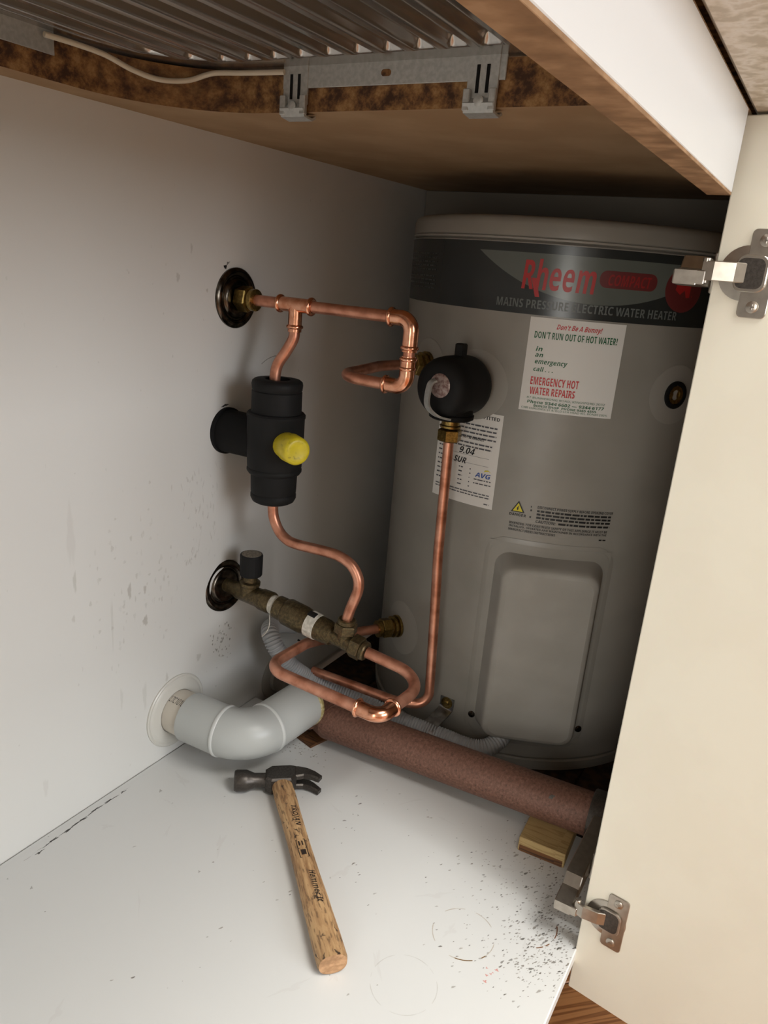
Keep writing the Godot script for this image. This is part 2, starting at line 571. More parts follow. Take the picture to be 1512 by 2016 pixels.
# ------------------------------------------------------------------ the kitchen around
func build_room() -> void:
	var fl := MB.new()
	add_box(fl, Vector3(1.08, -0.062, 0.2), Vector3(1.85, 0.05, 2.9), 0.002)
	var floor_o := structure("floor", fl, mottled([[0.3, Color(0.52, 0.38, 0.26)], [0.7, Color(0.60, 0.45, 0.31)]], 0.01, 2.0, 61, 0.45), "orange-brown timber parquet floor below the cupboard", "floor")
	# herringbone blocks at 45 degrees
	var woods := []
	for i in 3:
		var m := mat(Color.WHITE, 0.35)
		m.albedo_texture = wood_tex([Color(0.66, 0.46, 0.29), Color(0.62, 0.42, 0.26), Color(0.70, 0.50, 0.33)][i], Color(0.42, 0.25, 0.13), 71 + i, 512, 256, 9.0)
		woods.append(m)
	var W := 0.085
	var L := 0.425
	var mb := MB.new()
	add_box(mb, Vector3.ZERO, Vector3(L / 2 - 0.0006, 0.006, W / 2 - 0.0006), 0.0012)
	for i in mb.v.size():
		mb.t[i] = Vector2(mb.v[i].x / L + 0.5, mb.v[i].z / W + 0.5)
	var block_mesh := mb.commit(Vector3.ZERO)
	var rot := Basis(Vector3.UP, deg_to_rad(45.0))
	var cnt := 0
	for mm in range(-4, 5):
		for i in range(-16, 17):
			for kind in 2:
				var c2 := Vector2(i * W + 2 * L * mm + L / 2, i * W + W / 2) if kind == 0 else Vector2(i * W + L + 2 * L * mm + W / 2, i * W + W - L / 2)
				var p := rot * Vector3(c2.x, 0, c2.y) + Vector3(0.06, -0.006, -0.62)
				if p.x < -0.15 or p.x > 1.0 or p.z < -1.3 or p.z > 0.35:
					continue
				var o := MeshInstance3D.new()
				o.name = "parquet_block"
				o.mesh = block_mesh
				o.material_override = woods[cnt % 3]
				floor_o.add_child(o, true)
				o.transform = Transform3D(rot * Basis(Vector3.UP, PI / 2 if kind == 1 else 0.0), p)
				cnt += 1
	# room shell, with a window opposite the bench and a glass door at the near end
	var wl := MB.new()
	add_box(wl, Vector3(-0.70, 1.2, 0.2), Vector3(0.06, 1.3, 2.9), 0.002)
	structure("wall_back", wl, M.plaster, "kitchen wall behind the cupboard", "wall")
	var wf := MB.new()
	add_box(wf, Vector3(1.08, 1.2, -2.65), Vector3(1.85, 1.3, 0.05), 0.002)
	structure("wall_far", wf, M.plaster, "far kitchen wall beyond the water heater", "wall")
	var wr := MB.new()
	add_box(wr, Vector3(2.85, 0.275, 0.2), Vector3(0.05, 0.375, 2.9), 0.002)
	add_box(wr, Vector3(2.85, 2.275, 0.2), Vector3(0.05, 0.225, 2.9), 0.002)
	add_box(wr, Vector3(2.85, 1.35, -1.75), Vector3(0.05, 0.7, 0.95), 0.002)
	add_box(wr, Vector3(2.85, 1.35, 2.15), Vector3(0.05, 0.7, 0.95), 0.002)
	structure("wall_right", wr, M.plaster, "kitchen wall with the wide window opposite the bench", "wall")
	var wn := MB.new()
	add_box(wn, Vector3(-0.30, 1.2, 2.65), Vector3(0.45, 1.3, 0.05), 0.002)
	add_box(wn, Vector3(1.85, 1.2, 2.65), Vector3(1.0, 1.3, 0.05), 0.002)
	add_box(wn, Vector3(0.5, 2.25, 2.65), Vector3(0.35, 0.25, 0.05), 0.002)
	structure("wall_near", wn, M.plaster, "kitchen wall with the glass door behind the viewer", "wall")
	var wf1 := MB.new()
	for q in [[-0.78, 0.02, 0.70], [0.2, 0.02, 0.70], [1.18, 0.02, 0.70]]:
		add_box(wf1, Vector3(2.85, 1.35, q[0]), Vector3(0.03, q[2], q[1]), 0.002)
	for y in [0.67, 2.03]:
		add_box(wf1, Vector3(2.85, y, 0.2), Vector3(0.03, 0.02, 1.0), 0.002)
	var win := structure("window_1", wf1, M.white_board, "wide white-framed kitchen window opposite the bench", "window")
	var glass := mat(Color(0.9, 0.95, 0.95, 0.08), 0.02)
	glass.transparency = BaseMaterial3D.TRANSPARENCY_ALPHA
	for z in [-0.29, 0.69]:
		var pane := MB.new()
		add_box(pane, Vector3(2.85, 1.35, z), Vector3(0.002, 0.66, 0.47), 0.0005)
		part("pane", pane, glass, win)
	var gd := MB.new()
	for x in [0.17, 0.83]:
		add_box(gd, Vector3(x, 1.0, 2.65), Vector3(0.02, 1.0, 0.03), 0.002)
	for y in [0.03, 1.98]:
		add_box(gd, Vector3(0.5, y, 2.65), Vector3(0.31, 0.025, 0.03), 0.002)
	var gdo := structure("door_1", gd, M.white_board, "glazed door at the near end of the kitchen", "door")
	var gp := MB.new()
	add_box(gp, Vector3(0.5, 1.0, 2.65), Vector3(0.31, 0.95, 0.002), 0.0005)
	part("pane", gp, glass, gdo)
	var ce := MB.new()
	add_box(ce, Vector3(1.08, 2.55, 0.2), Vector3(1.85, 0.05, 2.9), 0.002)
	structure("ceiling", ce, M.plaster, "white kitchen ceiling", "ceiling")
	# long ceiling lamp over the kitchen floor
	var lamp := thing("ceiling_lamp", Vector3(1.05, 2.50, -0.12), "wide white diffuser lamp on the kitchen ceiling", "lamp")
	var lh := MB.new()
	add_box(lh, Vector3(1.05, 2.485, -0.12), Vector3(0.47, 0.015, 0.62), 0.004)
	part("housing", lh, M.white_board, lamp)
	var ld := MB.new()
	add_box(ld, Vector3(1.05, 2.459, -0.12), Vector3(0.45, 0.010, 0.60), 0.004)
	var glow := mat(Color(0.95, 0.93, 0.88), 0.4)
	glow.emission_enabled = true
	glow.emission = Color(1.0, 0.99, 0.965)
	glow.emission_energy_multiplier = 1.5
	part("diffuser", ld, glow, lamp)

const BY := -0.6157      # top of the cupboard's base panel, from the eye

func floor_tex() -> ImageTexture:
	# x -0.62 .. -0.08, depth 0.18 .. 0.78
	var S := 2048
	var im := Image.create(S, S, false, Image.FORMAT_RGB8)
	im.fill(Color(0.83, 0.83, 0.82))
	var mx := func(x: float) -> float: return (x + 0.62) / 0.54 * S
	var mz := func(d: float) -> float: return (0.78 - d) / 0.60 * S
	var px := S / 0.57
	# soot-like specks, thick by the door side
	for cl in [[-0.12, 0.64, 0.022, 0.035, 260], [-0.105, 0.61, 0.018, 0.03, 190], [-0.115, 0.575, 0.02, 0.018, 130], [-0.155, 0.70, 0.03, 0.02, 90], [-0.15, 0.60, 0.035, 0.05, 130], [-0.16, 0.66, 0.05, 0.05, 110], [-0.30, 0.55, 0.15, 0.14, 60], [-0.35, 0.64, 0.12, 0.08, 40]]:
		for i in cl[4]:
			var x: float = cl[0] + rng.randfn() * cl[2]
			var d: float = cl[1] + rng.randfn() * cl[3]
			var r := absf(rng.randfn()) * 0.00045 + 0.00025
			var g := rng.randf_range(0.2, 0.5)
			blob(im, mx.call(x), mz.call(d), r * px * rng.randf_range(1.4, 2.4), r * px * 0.8, Color(g, g * 0.94, g * 0.86), rng.randf_range(0.3, 0.85), 0.25, rng.randf_range(-1.25, -0.65))
	# rings left by cans
	var ring := func(cx: float, cd: float, r: float, c: Color, k: float, a0: float, a1: float, broken: float) -> void:
		var steps := 900
		for i in steps:
			var a := lerpf(a0, a1, float(i) / steps)
			var q := sin(a * 5.0 + cx * 90) * 0.5 + sin(a * 13.0 + 1.0) * 0.3 + 0.5
			if q < broken:
				continue
			blob(im, mx.call(cx + cos(a) * r), mz.call(cd + sin(a) * r), 1.8, 1.8, c, k * clampf(q, 0.2, 1.0), 0.3)
	ring.call(-0.2086, 0.486, 0.0305, Color(0.62, 0.60, 0.57), 0.10, 0.0, TAU, 0.2)
	ring.call(-0.1868, 0.5675, 0.0305, Color(0.50, 0.40, 0.28), 0.13, 0.0, TAU, 0.4)
	ring.call(-0.1868, 0.5675, 0.0305, Color(0.42, 0.30, 0.15), 0.3, -1.4, -0.4, 0.3)
	ring.call(-0.1393, 0.617, 0.0300, Color(0.42, 0.24, 0.10), 0.6, -0.9, 0.45, 0.3)
	# red smear
	for q in [[-0.1478, 0.5309, 6.0], [-0.1492, 0.5376, 5.0], [-0.1465, 0.541, 4.0], [-0.1434, 0.5481, 6.0], [-0.152, 0.545, 4.0], [-0.1455, 0.5435, 3.0]]:
		blob(im, mx.call(q[0]), mz.call(q[1]), q[2], q[2] * 0.7, Color(0.75, 0.30, 0.26), 0.55, 0.8)
	# chips along the back edge
	for q in [[-0.6022, 0.4017, 0.004], [-0.6060, 0.4191, 0.008], [-0.6061, 0.4419, 0.010], [-0.6071, 0.458, 0.008], [-0.6084, 0.4777, 0.009], [-0.6083, 0.4992, 0.008], [-0.6078, 0.5173, 0.003]]:
		blob(im, mx.call(q[0]), mz.call(q[1]), q[2] * px, 0.0011 * px, Color(0.10, 0.09, 0.08), 0.95, 0.9, 1.57 + rng.randf_range(-0.08, 0.08))
	for i in 500:
		var f := i / 500.0
		blob(im, mx.call(-0.605 - 0.004 * f + 0.0006 * sin(f * 40)), mz.call(lerpf(0.385, 0.53, f)), 1.2, 1.2, Color(0.35, 0.33, 0.30), 0.25 if sin(f * 55.0) > 0.2 else 0.05, 0.2)
	for q in [[-0.5678, 0.3674, 7.0], [-0.5967, 0.3613, 4.0], [-0.5744, 0.5444, 9.0], [-0.4495, 0.478, 6.0], [-0.3668, 0.6463, 4.0], [-0.361, 0.6484, 5.0], [-0.3336, 0.5505, 4.0], [-0.47, 0.705, 5.0], [-0.455, 0.70, 4.0]]:
		blob(im, mx.call(q[0]), mz.call(q[1]), q[2], q[2] * 0.6, Color(0.40, 0.38, 0.35), 0.45, 0.7, 0.7)
	# grime crumbs round the old packer
	for i in 70:
		blob(im, mx.call(-0.50 + rng.randfn() * 0.02), mz.call(0.715 + rng.randfn() * 0.012), rng.randf_range(1, 5), rng.randf_range(1, 3), Color(0.28, 0.22, 0.14), 0.6, 0.9)
	# faint scuffs
	for i in 40:
		blob(im, rng.randf() * S, rng.randf() * S, rng.randf_range(15, 60), rng.randf_range(3, 14), Color(0.72, 0.71, 0.68), 0.14, 0.9, rng.randf() * 3.0)
	return ImageTexture.create_from_image(im)

func wall_tex() -> ImageTexture:
	# depth 0.1 .. 1.3 (u), height -0.62 .. 0.12
	var Wd := 2048
	var H := 1264
	var im := Image.create(Wd, H, false, Image.FORMAT_RGB8)
	im.fill(Color(0.83, 0.825, 0.81))
	var mx := func(d: float) -> float: return (d - 0.1) / 1.2 * Wd
	var my := func(y: float) -> float: return (0.12 - y) / 0.74 * H
	var grime := Color(0.45, 0.43, 0.38)
	# scattered marks below the middle
	for i in 90:
		var d := 0.56 + rng.randfn() * 0.035
		var y := -0.37 + rng.randfn() * 0.045
		blob(im, mx.call(d), my.call(y), rng.randf_range(1.0, 4.5), rng.randf_range(2.0, 8.0), grime, rng.randf_range(0.03, 0.16), 0.3)
	for i in 60:
		var d := 0.70 + rng.randfn() * 0.012
		var y := -0.47 - absf(rng.randfn()) * 0.03
		blob(im, mx.call(d), my.call(y), rng.randf_range(0.8, 2.6), rng.randf_range(1.0, 4.0), Color(0.28, 0.26, 0.22), rng.randf_range(0.15, 0.55), 0.3)
	for i in 70:
		blob(im, mx.call(0.655 + rng.randfn() * 0.022), my.call(-0.24 - rng.randf() * 0.13), rng.randf_range(0.8, 3.0), rng.randf_range(2.0, 12.0), Color(0.42, 0.39, 0.36), rng.randf_range(0.04, 0.18), 0.3, rng.randf_range(-0.4, 0.4))
	for i in 160:
		blob(im, mx.call(rng.randf_range(0.15, 1.1)), my.call(rng.randf_range(-0.6, 0.08)), rng.randf_range(0.7, 2.0), rng.randf_range(0.8, 3.5), Color(0.45, 0.43, 0.39), rng.randf_range(0.03, 0.16), 0.3)
	# vertical scuffs
	for q in [[0.472, -0.285, 9, 60, 0.10], [0.474, -0.335, 4, 22, 0.28], [0.520, -0.40, 3, 60, 0.14], [0.545, -0.37, 5, 18, 0.45], [0.567, -0.375, 4, 10, 0.45], [0.567, -0.415, 7, 12, 0.5], [0.5643, -0.5134, 6, 34, 0.16], [0.53, -0.50, 4, 26, 0.14], [0.6, -0.505, 4, 12, 0.3], [0.62, -0.03, 5, 9, 0.35], [0.64, 0.0, 3, 10, 0.3], [0.6646, -0.0432, 3, 4, 0.45], [0.426, -0.5575, 6, 20, 0.12], [0.655, -0.50, 8, 10, 0.3]]:
		blob(im, mx.call(q[0]), my.call(q[1]), q[2], q[3], grime, q[4] * 0.6, 0.3)
	# pen ticks and drill holes above the fittings
	blob(im, mx.call(0.694), my.call(-0.0165), 5, 4, Color(0.03, 0.03, 0.03), 1.0, 0.3)
	blob(im, mx.call(0.698), my.call(-0.0125), 5, 2, Color(0.10, 0.09, 0.09), 0.7, 0.8, -0.6)
	blob(im, mx.call(0.6972), my.call(-0.1765), 11, 2, Color(0.03, 0.03, 0.03), 1.0, 0.4, -0.15)
	# thin drawn scratch beside the valve
	for i in 120:
		var f := i / 120.0
		blob(im, mx.call(0.764 + f * 0.035), my.call(-0.131 + 0.02 * f - 0.012 * f * f), 0.8, 0.8, Color(0.2, 0.19, 0.17), 0.5, 0.1)
	return ImageTexture.create_from_image(im)

func build_cupboard() -> void:
	# back panel against the kitchen wall
	var m := MB.new()
	add_box(m, P(-0.628, -0.256, 0.575), Vector3(0.008, 0.376, 0.825), 0.0008)
	var wm := mat(Color.WHITE, 0.42)
	wm.albedo_texture = wall_tex()
	wm.texture_repeat = false
	# uv of an x face is (z, -y): u = (depth - 0.1) / 1.2 with depth = -z ; v = (0.12 - y) / 0.74 with y = Y - EYE
	wm.uv1_scale = Vector3(-1.0 / 1.2, 1.0 / 0.74, 1)
	wm.uv1_offset = Vector3(-0.1 / 1.2, (0.12 + EYE) / 0.74, 0)
	structure("wall_left", m, wm, "off-white scuffed back panel of the cupboard that the pipes come through", "wall")
	# base panel
	var b := MB.new()
	var poly := [Vector2(-0.6192, 0.45), Vector2(-0.0872, 0.45), Vector2(-0.0872, -0.772), Vector2(-0.6192, -0.772)]
	add_prism(b, Vector3(0, BY + EYE, 0), Vector3(1, 0, 0), Vector3(0, 0, 1), Vector3(0, 1, 0), poly, -0.016, 0.0, 0.0012)
	var fm := mat(Color.WHITE, 0.33)
	fm.albedo_texture = floor_tex()
	fm.texture_repeat = false
	fm.uv1_scale = Vector3(1.0 / 0.54, 1.0 / 0.60, 1)
	fm.uv1_offset = Vector3(0.62 / 0.54, 0.78 / 0.60, 0)
	cupboard = thing("kitchen_cupboard", Vector3(-0.35, 0.0, -0.2), "white melamine sink cupboard with its cream door standing open", "cupboard")
	part("base_panel", b, fm, cupboard, "white base panel with black specks and can rings")
	# rough boards under the heater
	var hb := thing("heater_platform", P(-0.35, -0.662, 1.09), "dark rough timber boards under the water heater", "platform")
	var x := -0.615
	while x < -0.09:
		var q := MB.new()
		add_box(q, P(x + 0.044, -0.652, 1.091), Vector3(0.043, 0.010, 0.317), 0.001)
		part("board", q, M.dark_wood, hb)
		x += 0.0885
	# toe kick
	var tk := MB.new()
	add_box(tk, Vector3(-0.15, 0.0585, -0.15), Vector3(0.008, 0.0575, 0.59), 0.0008)
	part("kickboard", tk, M.dark_wood, cupboard, "dark recessed kickboard")
	# near end panel, closed front beyond the door, far wall of the corner
	var ge := MB.new()
	add_box(ge, Vector3(-0.354, 0.49, 0.40), Vector3(0.265, 0.375, 0.008), 0.0008)
	structure("wall_near_end", ge, M.white_board, "white end panel of the cupboard on the viewer's side", "wall")
	var fp := MB.new()
	add_box(fp, P(-0.0775, -0.272, 1.03), Vector3(0.008, 0.389, 0.39), 0.001)
	structure("wall_front", fp, M.backing, "closed front panel hiding the corner beside the open door", "wall")
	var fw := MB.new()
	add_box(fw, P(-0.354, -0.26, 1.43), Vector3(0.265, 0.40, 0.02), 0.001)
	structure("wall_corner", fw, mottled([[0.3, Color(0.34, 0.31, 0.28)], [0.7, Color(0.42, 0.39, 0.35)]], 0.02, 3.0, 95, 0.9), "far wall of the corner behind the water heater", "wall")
	var cl := MB.new()
	add_box(cl, P(-0.36, 0.0965, 1.170), Vector3(0.258, 0.0215, 0.012), 0.001)
	var clt := thing("support_cleat", P(-0.36, 0.075, 1.170), "pale cleat under the bench above the back of the heater", "cleat")
	part("batten", cl, mat(Color(0.52, 0.49, 0.45), 0.8), clt)
	# front rail below the bench
	var r1 := MB.new()
	add_box(r1, P(-0.0942, 0.0922, 0.092), Vector3(0.008, 0.0260, 0.512), 0.0006)
	var rail := part("front_rail", r1, M.white_board, cupboard, "glossy white front rail")
	var r2 := MB.new()
	add_box(r2, P(-0.0942, 0.0654, 0.092), Vector3(0.00795, 0.0009, 0.512), 0.0002)
	part("raw_edge", r2, M.rail_edge, rail, "unfinished brown chipboard edge")

# ------------------------------------------------------------------ bench, sink, clips
func build_bench_sink() -> void:
	var y0 := 0.1184 + EYE
	var y1 := y0 + 0.033
	var hole := PackedVector2Array()
	var hx0 := -0.588
	var hx1 := -0.118
	var hd0 := -0.33
	var hd1 := 0.585
	var rr := 0.11
	for q in [[hx1, hd1, -1, -1, 0.0, 0.03], [hx0, hd1, 1, -1, 90.0, rr], [hx0, hd0, 1, 1, 180.0, 0.06], [hx1, hd0, -1, 1, 270.0, 0.03]]:
		for k in 13:
			var a := deg_to_rad(q[4] + 90.0 * k / 12)
			hole.append(Vector2(q[0] + q[2] * q[5] + cos(a) * q[5], q[1] + q[3] * q[5] + sin(a) * q[5]))
	var bench := thing("benchtop", Vector3(-0.35, y0, -0.3), "thick chipboard benchtop with a sink cut-out, seen from below", "benchtop")
	var core := MB.new()
	var under := MB.new()
	for half in [[-0.62, -0.35], [-0.35, -0.0862]]:
		var rc := PackedVector2Array([Vector2(half[0], -0.42), Vector2(half[1], -0.42), Vector2(half[1], 1.41), Vector2(half[0], 1.41)])
		for pl in Geometry2D.clip_polygons(rc, hole):
			var tr := Geometry2D.triangulate_polygon(pl)
			for lv in [[under, y0, Vector3.DOWN], [core, y1, Vector3.UP]]:
				var mb: MB = lv[0]
				var bs := mb.v.size()
				for p in pl:
					mb.vert(Vector3(p.x, lv[1], -p.y), lv[2], p)
				for i in range(0, tr.size(), 3):
					mb.tri(bs + tr[i], bs + tr[i + 1], bs + tr[i + 2])
	var hc := hole.size()
	for i in hc:
		var a := hole[i]
		var b := hole[(i + 1) % hc]
		var e := (b - a).normalized()
		var nn := Vector3(-e.y, 0, -e.x)       # into the hole
		var mid := Vector2((hx0 + hx1) / 2, (hd0 + hd1) / 2) - a
		if nn.dot(Vector3(mid.x, 0, -mid.y)) < 0:
			nn = -nn
		core.quad(Vector3(a.x, y0, -a.y), Vector3(b.x, y0, -b.y), Vector3(b.x, y1, -b.y), Vector3(a.x, y1, -a.y), nn)
	part("core", core, M.chip, bench, "raw brown chipboard cut edge with dark water stains")
	part("underside", under, M.backing, bench, "tan paper-backed underside")
	var lam := MB.new()
	add_box(lam, Vector3(-0.0571, y0 + 0.0165, -0.495), Vector3(0.029, 0.0165, 0.915), 0.004)
	part("front_edge", lam, M.laminate, bench, "speckled beige laminate wrapped under the front edge")

	# stainless drainer resting on the bench
	var sink := thing("sink_drainer", Vector3(-0.35, y1, -0.15), "ribbed stainless steel sink drainer seen from below", "sink")
	var sh := MB.new()
	var nx := 300
	var nz := 120
	var X0 := -0.60
	var X1 := -0.10
	var D0 := -0.34
	var D1 := 0.597
	var zs := []
	for j in nz + 1:
		var f := float(j) / nz
		zs.append(lerpf(D0, 0.44, f * 4.0) if f < 0.25 else lerpf(0.44, D1, (f - 0.25) / 0.75))
	var hgt := func(x: float, d: float) -> float:
		# distance inside a rounded outline
		var q := Vector2(maxf(-0.470 - x, 0.0), maxf(d - 0.455, 0.0))
		var inset: float = 0.100 - q.length() if q.x > 0 or q.y > 0 else 0.1
		inset = minf(inset, minf(x + 0.572, 0.555 - d))
		inset = minf(inset, -0.125 - x)
		var well := smoothstep(0.0, 0.010, inset)
		var rib := 0.5 + 0.5 * cos((x + 0.3275) / 0.0262 * TAU)
		rib = smoothstep(0.12, 0.88, rib) * smoothstep(0.006, 0.0155, inset)
		return y1 + 0.0016 - well * 0.0045 + rib * 0.0085
	for j in nz + 1:
		for i in nx + 1:
			var x := lerpf(X0, X1, float(i) / nx)
			var d: float = zs[j]
			var e := 0.0005
			var gx: float = (hgt.call(x + e, d) - hgt.call(x - e, d)) / (2 * e)
			var gd: float = (hgt.call(x, d + e) - hgt.call(x, d - e)) / (2 * e)
			sh.vert(Vector3(x, hgt.call(x, d), -d), Vector3(gx, -1, -gd), Vector2(x, d) * 4.0)
	for j in nz:
		for i in nx:
			var a := j * (nx + 1) + i
			sh.quad_i(a, a + 1, a + nx + 2, a + nx + 1)
	var st_m := mat(Color(0.70, 0.68, 0.66), 0.2, 0.9)
	part("drainer_sheet", sh, st_m, sink)
	# top sheet a millimetre above so the drainer has thickness
	var tp := MB.new()
	add_box(tp, Vector3(-0.35, y1 + 0.0125, -0.13), Vector3(0.25, 0.0008, 0.465), 0.0002)
	part("top_sheet", tp, st_m, sink)

	# zinc bracket with two spring clips on the far cut edge
	sink_bracket(P(-0.3565, 0.1184, 0.585), 0.205, [-0.0885, 0.0850], Vector3(1, 0, 0), Vector3(0, 0, 1), "galvanised clip bracket with two spring hooks on the far bench cut edge")
	sink_bracket(P(-0.588, 0.1184, 0.36), 0.185, [-0.07], Vector3(0, 0, -1), Vector3(1, 0, 0), "galvanised clip bracket on the bench edge at the top left corner")

func sink_bracket(o: Vector3, length: float, clips: Array, along: Vector3, out: Vector3, label: String) -> void:
	var t := thing("sink_clip_bracket", o, label, "bracket", "sink clip brackets")
	var bs := Basis(along, Vector3.UP, along.cross(Vector3.UP))
	var pl := MB.new()
	add_box(pl, o + Vector3(0, 0.0275, 0) + out * 0.0015, Vector3(length / 2, 0.0095, 0.0008), 0.0003, bs)
	add_box(pl, o + Vector3(0, 0.0365, 0) + out * 0.006, Vector3(length / 2, 0.0008, 0.006), 0.0003, bs)
	part("strip", pl, M.galv, t)
	var sl := MB.new()
	add_prism(sl, o + out * 0.0024 + Vector3(0, 0.0265, 0), along, Vector3.UP, out, rrect(0.009, 0.005, 0.0024), -0.0001, 0.0003)
	part("slot", sl, M.chip, t)
	for c in clips:
		var k := MB.new()
		var cc: Vector3 = o + along * c
		# folded strip: down the face, hooked under the bench
		var prof := [Vector2(0.0024, 0.036), Vector2(0.0024, 0.006), Vector2(0.0075, 0.0015), Vector2(0.0055, -0.0035), Vector2(-0.006, -0.0050), Vector2(-0.011, -0.0022)]
		var thick := 0.0011
		var upper := []
		var lower := []
		for i in prof.size():
			var e: Vector2 = ((prof[mini(i + 1, prof.size() - 1)] - prof[maxi(i - 1, 0)]) as Vector2).normalized()
			var nn := Vector2(-e.y, e.x) * thick
			upper.append(prof[i] + nn)
			lower.push_front(prof[i] - nn)
		add_prism(k, cc, out, Vector3.UP, along, upper + lower, -0.0125, 0.0125, 0.0002)
		var clip := part("spring_clip", k, M.galv, t)
		for q in [-0.004, 0.004]:
			var gr := MB.new()
			add_box(gr, cc + along * q + out * 0.0037 + Vector3(0, 0.019, 0), Vector3(0.0013, 0.0095, 0.0004), 0.0001, bs)
			part("slot", gr, M.black_rubber, clip, "dark punched slot")
		for q in [-0.0105, 0.0105]:
			var ft := MB.new()
			add_box(ft, cc + along * q + out * 0.0055 + Vector3(0, 0.0045, 0), Vector3(0.0028, 0.0075, 0.0022), 0.0006, bs)
			part("spring_foot", ft, M.galv, clip)
		var sc := MB.new()
		add_lathe(sc, cc + out * 0.006 + Vector3(0, 0.0035, 0), out, [[0, 0.0042], [0.0018, 0.0042], [0.0026, 0.003], [0.0026, 0.0]], 14)
		part("screw", sc, M.galv, clip)

# ------------------------------------------------------------------ water heater
const HX := -0.340
const HD := 1.090
const HR := 0.223
func C(a: float, y: float, off := 0.0) -> Vector3:
	var t := deg_to_rad(a)
	return P(HX + (HR + off) * sin(t), y, HD - (HR + off) * cos(t))
func CN(a: float) -> Vector3:
	var t := deg_to_rad(a)
	return Vector3(sin(t), 0, cos(t))
func arc_deg(s: float) -> float:
	return rad_to_deg(s / HR)

func cpatch(m: MB, a0: float, a1: float, ylo: float, yhi: float, off: float, na := 24) -> void:
	var prev := []
	for i in na + 1:
		var a := lerpf(a0, a1, float(i) / na)
		var lo := m.vert(C(a, ylo, off), CN(a), Vector2(float(i) / na, 1))
		var hi := m.vert(C(a, yhi, off), CN(a), Vector2(float(i) / na, 0))
		if i > 0:
			m.quad_i(prev[0], lo, hi, prev[1])
		else:
			m.quad_i(lo, hi, m.vert(C(a, yhi, 0), CN(a - 90)), m.vert(C(a, ylo, 0), CN(a - 90)))
		prev = [lo, hi]

# a flat outline (x = arc metres, y = height) laid on the tank
func cshape(m: MB, a: float, y: float, poly: Array, off: float) -> void:
	var pts := PackedVector2Array(poly)
	var x0 := 1e9
	var x1 := -1e9
	for p in pts:
		x0 = minf(x0, p.x); x1 = maxf(x1, p.x)
	var x := x0
	while x < x1:
		var e := minf(x + 0.003, x1 + 0.0001)
		var strip_p := PackedVector2Array([Vector2(x, -1), Vector2(e, -1), Vector2(e, 1), Vector2(x, 1)])
		for pl in Geometry2D.intersect_polygons(pts, strip_p):
			var tr := Geometry2D.triangulate_polygon(pl)
			var bs := m.v.size()
			for p in pl:
				var aa := a + arc_deg(p.x)
				m.vert(C(aa, y + p.y, off), CN(aa))
			for i in range(0, tr.size(), 3):
				m.tri(bs + tr[i], bs + tr[i + 1], bs + tr[i + 2])
		x = e

# disc or ring on the tank, slightly raised
func cring(m: MB, a: float, y: float, r0: float, r1: float, off: float) -> void:
	var prev := []
	for k in 41:
		var th := TAU * k / 40
		var row := []
		for q in [[r1, 0.0], [r1 - 0.0012, off], [r0, off]]:
			var aa: float = a + arc_deg(cos(th) * q[0])
			row.append(m.vert(C(aa, y + sin(th) * q[0], q[1]), CN(aa) + (Vector3(0, sin(th), 0) * 0.6 if q[1] == 0.0 else Vector3.ZERO)))
		if k > 0:
			m.quad_i(prev[0], row[0], row[1], prev[1])
			m.quad_i(prev[1], row[1], row[2], prev[2])
		prev = row

func ctext(parent: Node3D, text: String, a0: float, a1: float, ybase: float, h: float, material: Material, weight := 400, slant := 0.0, off := 0.0008, fam := "Droid Sans") -> void:
	var w := deg_to_rad(a1 - a0) * HR
	var L := letters(text, w, h, weight, slant, fam)
	var m := MB.new()
	add_letters(m, L, func(q: Vector2) -> Array:
		var a := a0 + arc_deg(q.x)
		return [C(a, ybase + q.y, off), CN(a)])
	if m.ix.size():
		part("lettering", m, material, parent)

# rows of illegible small print
func cbars(m: MB, a0: float, a1: float, y: float, h: float, off: float, word := 0.006) -> void:
	var a := a0
	while a < a1:
		var w := arc_deg(rng.randf_range(0.4, 1.5) * word)
		var e := minf(a + w, a1)
		var i0 := m.vert(C(a, y, off), CN(a))
		var i1 := m.vert(C(e, y, off), CN(e))
		var i2 := m.vert(C(e, y + h, off), CN(e))
		var i3 := m.vert(C(a, y + h, off), CN(a))
		m.quad_i(i0, i1, i2, i3)
		a = e + arc_deg(0.0012)

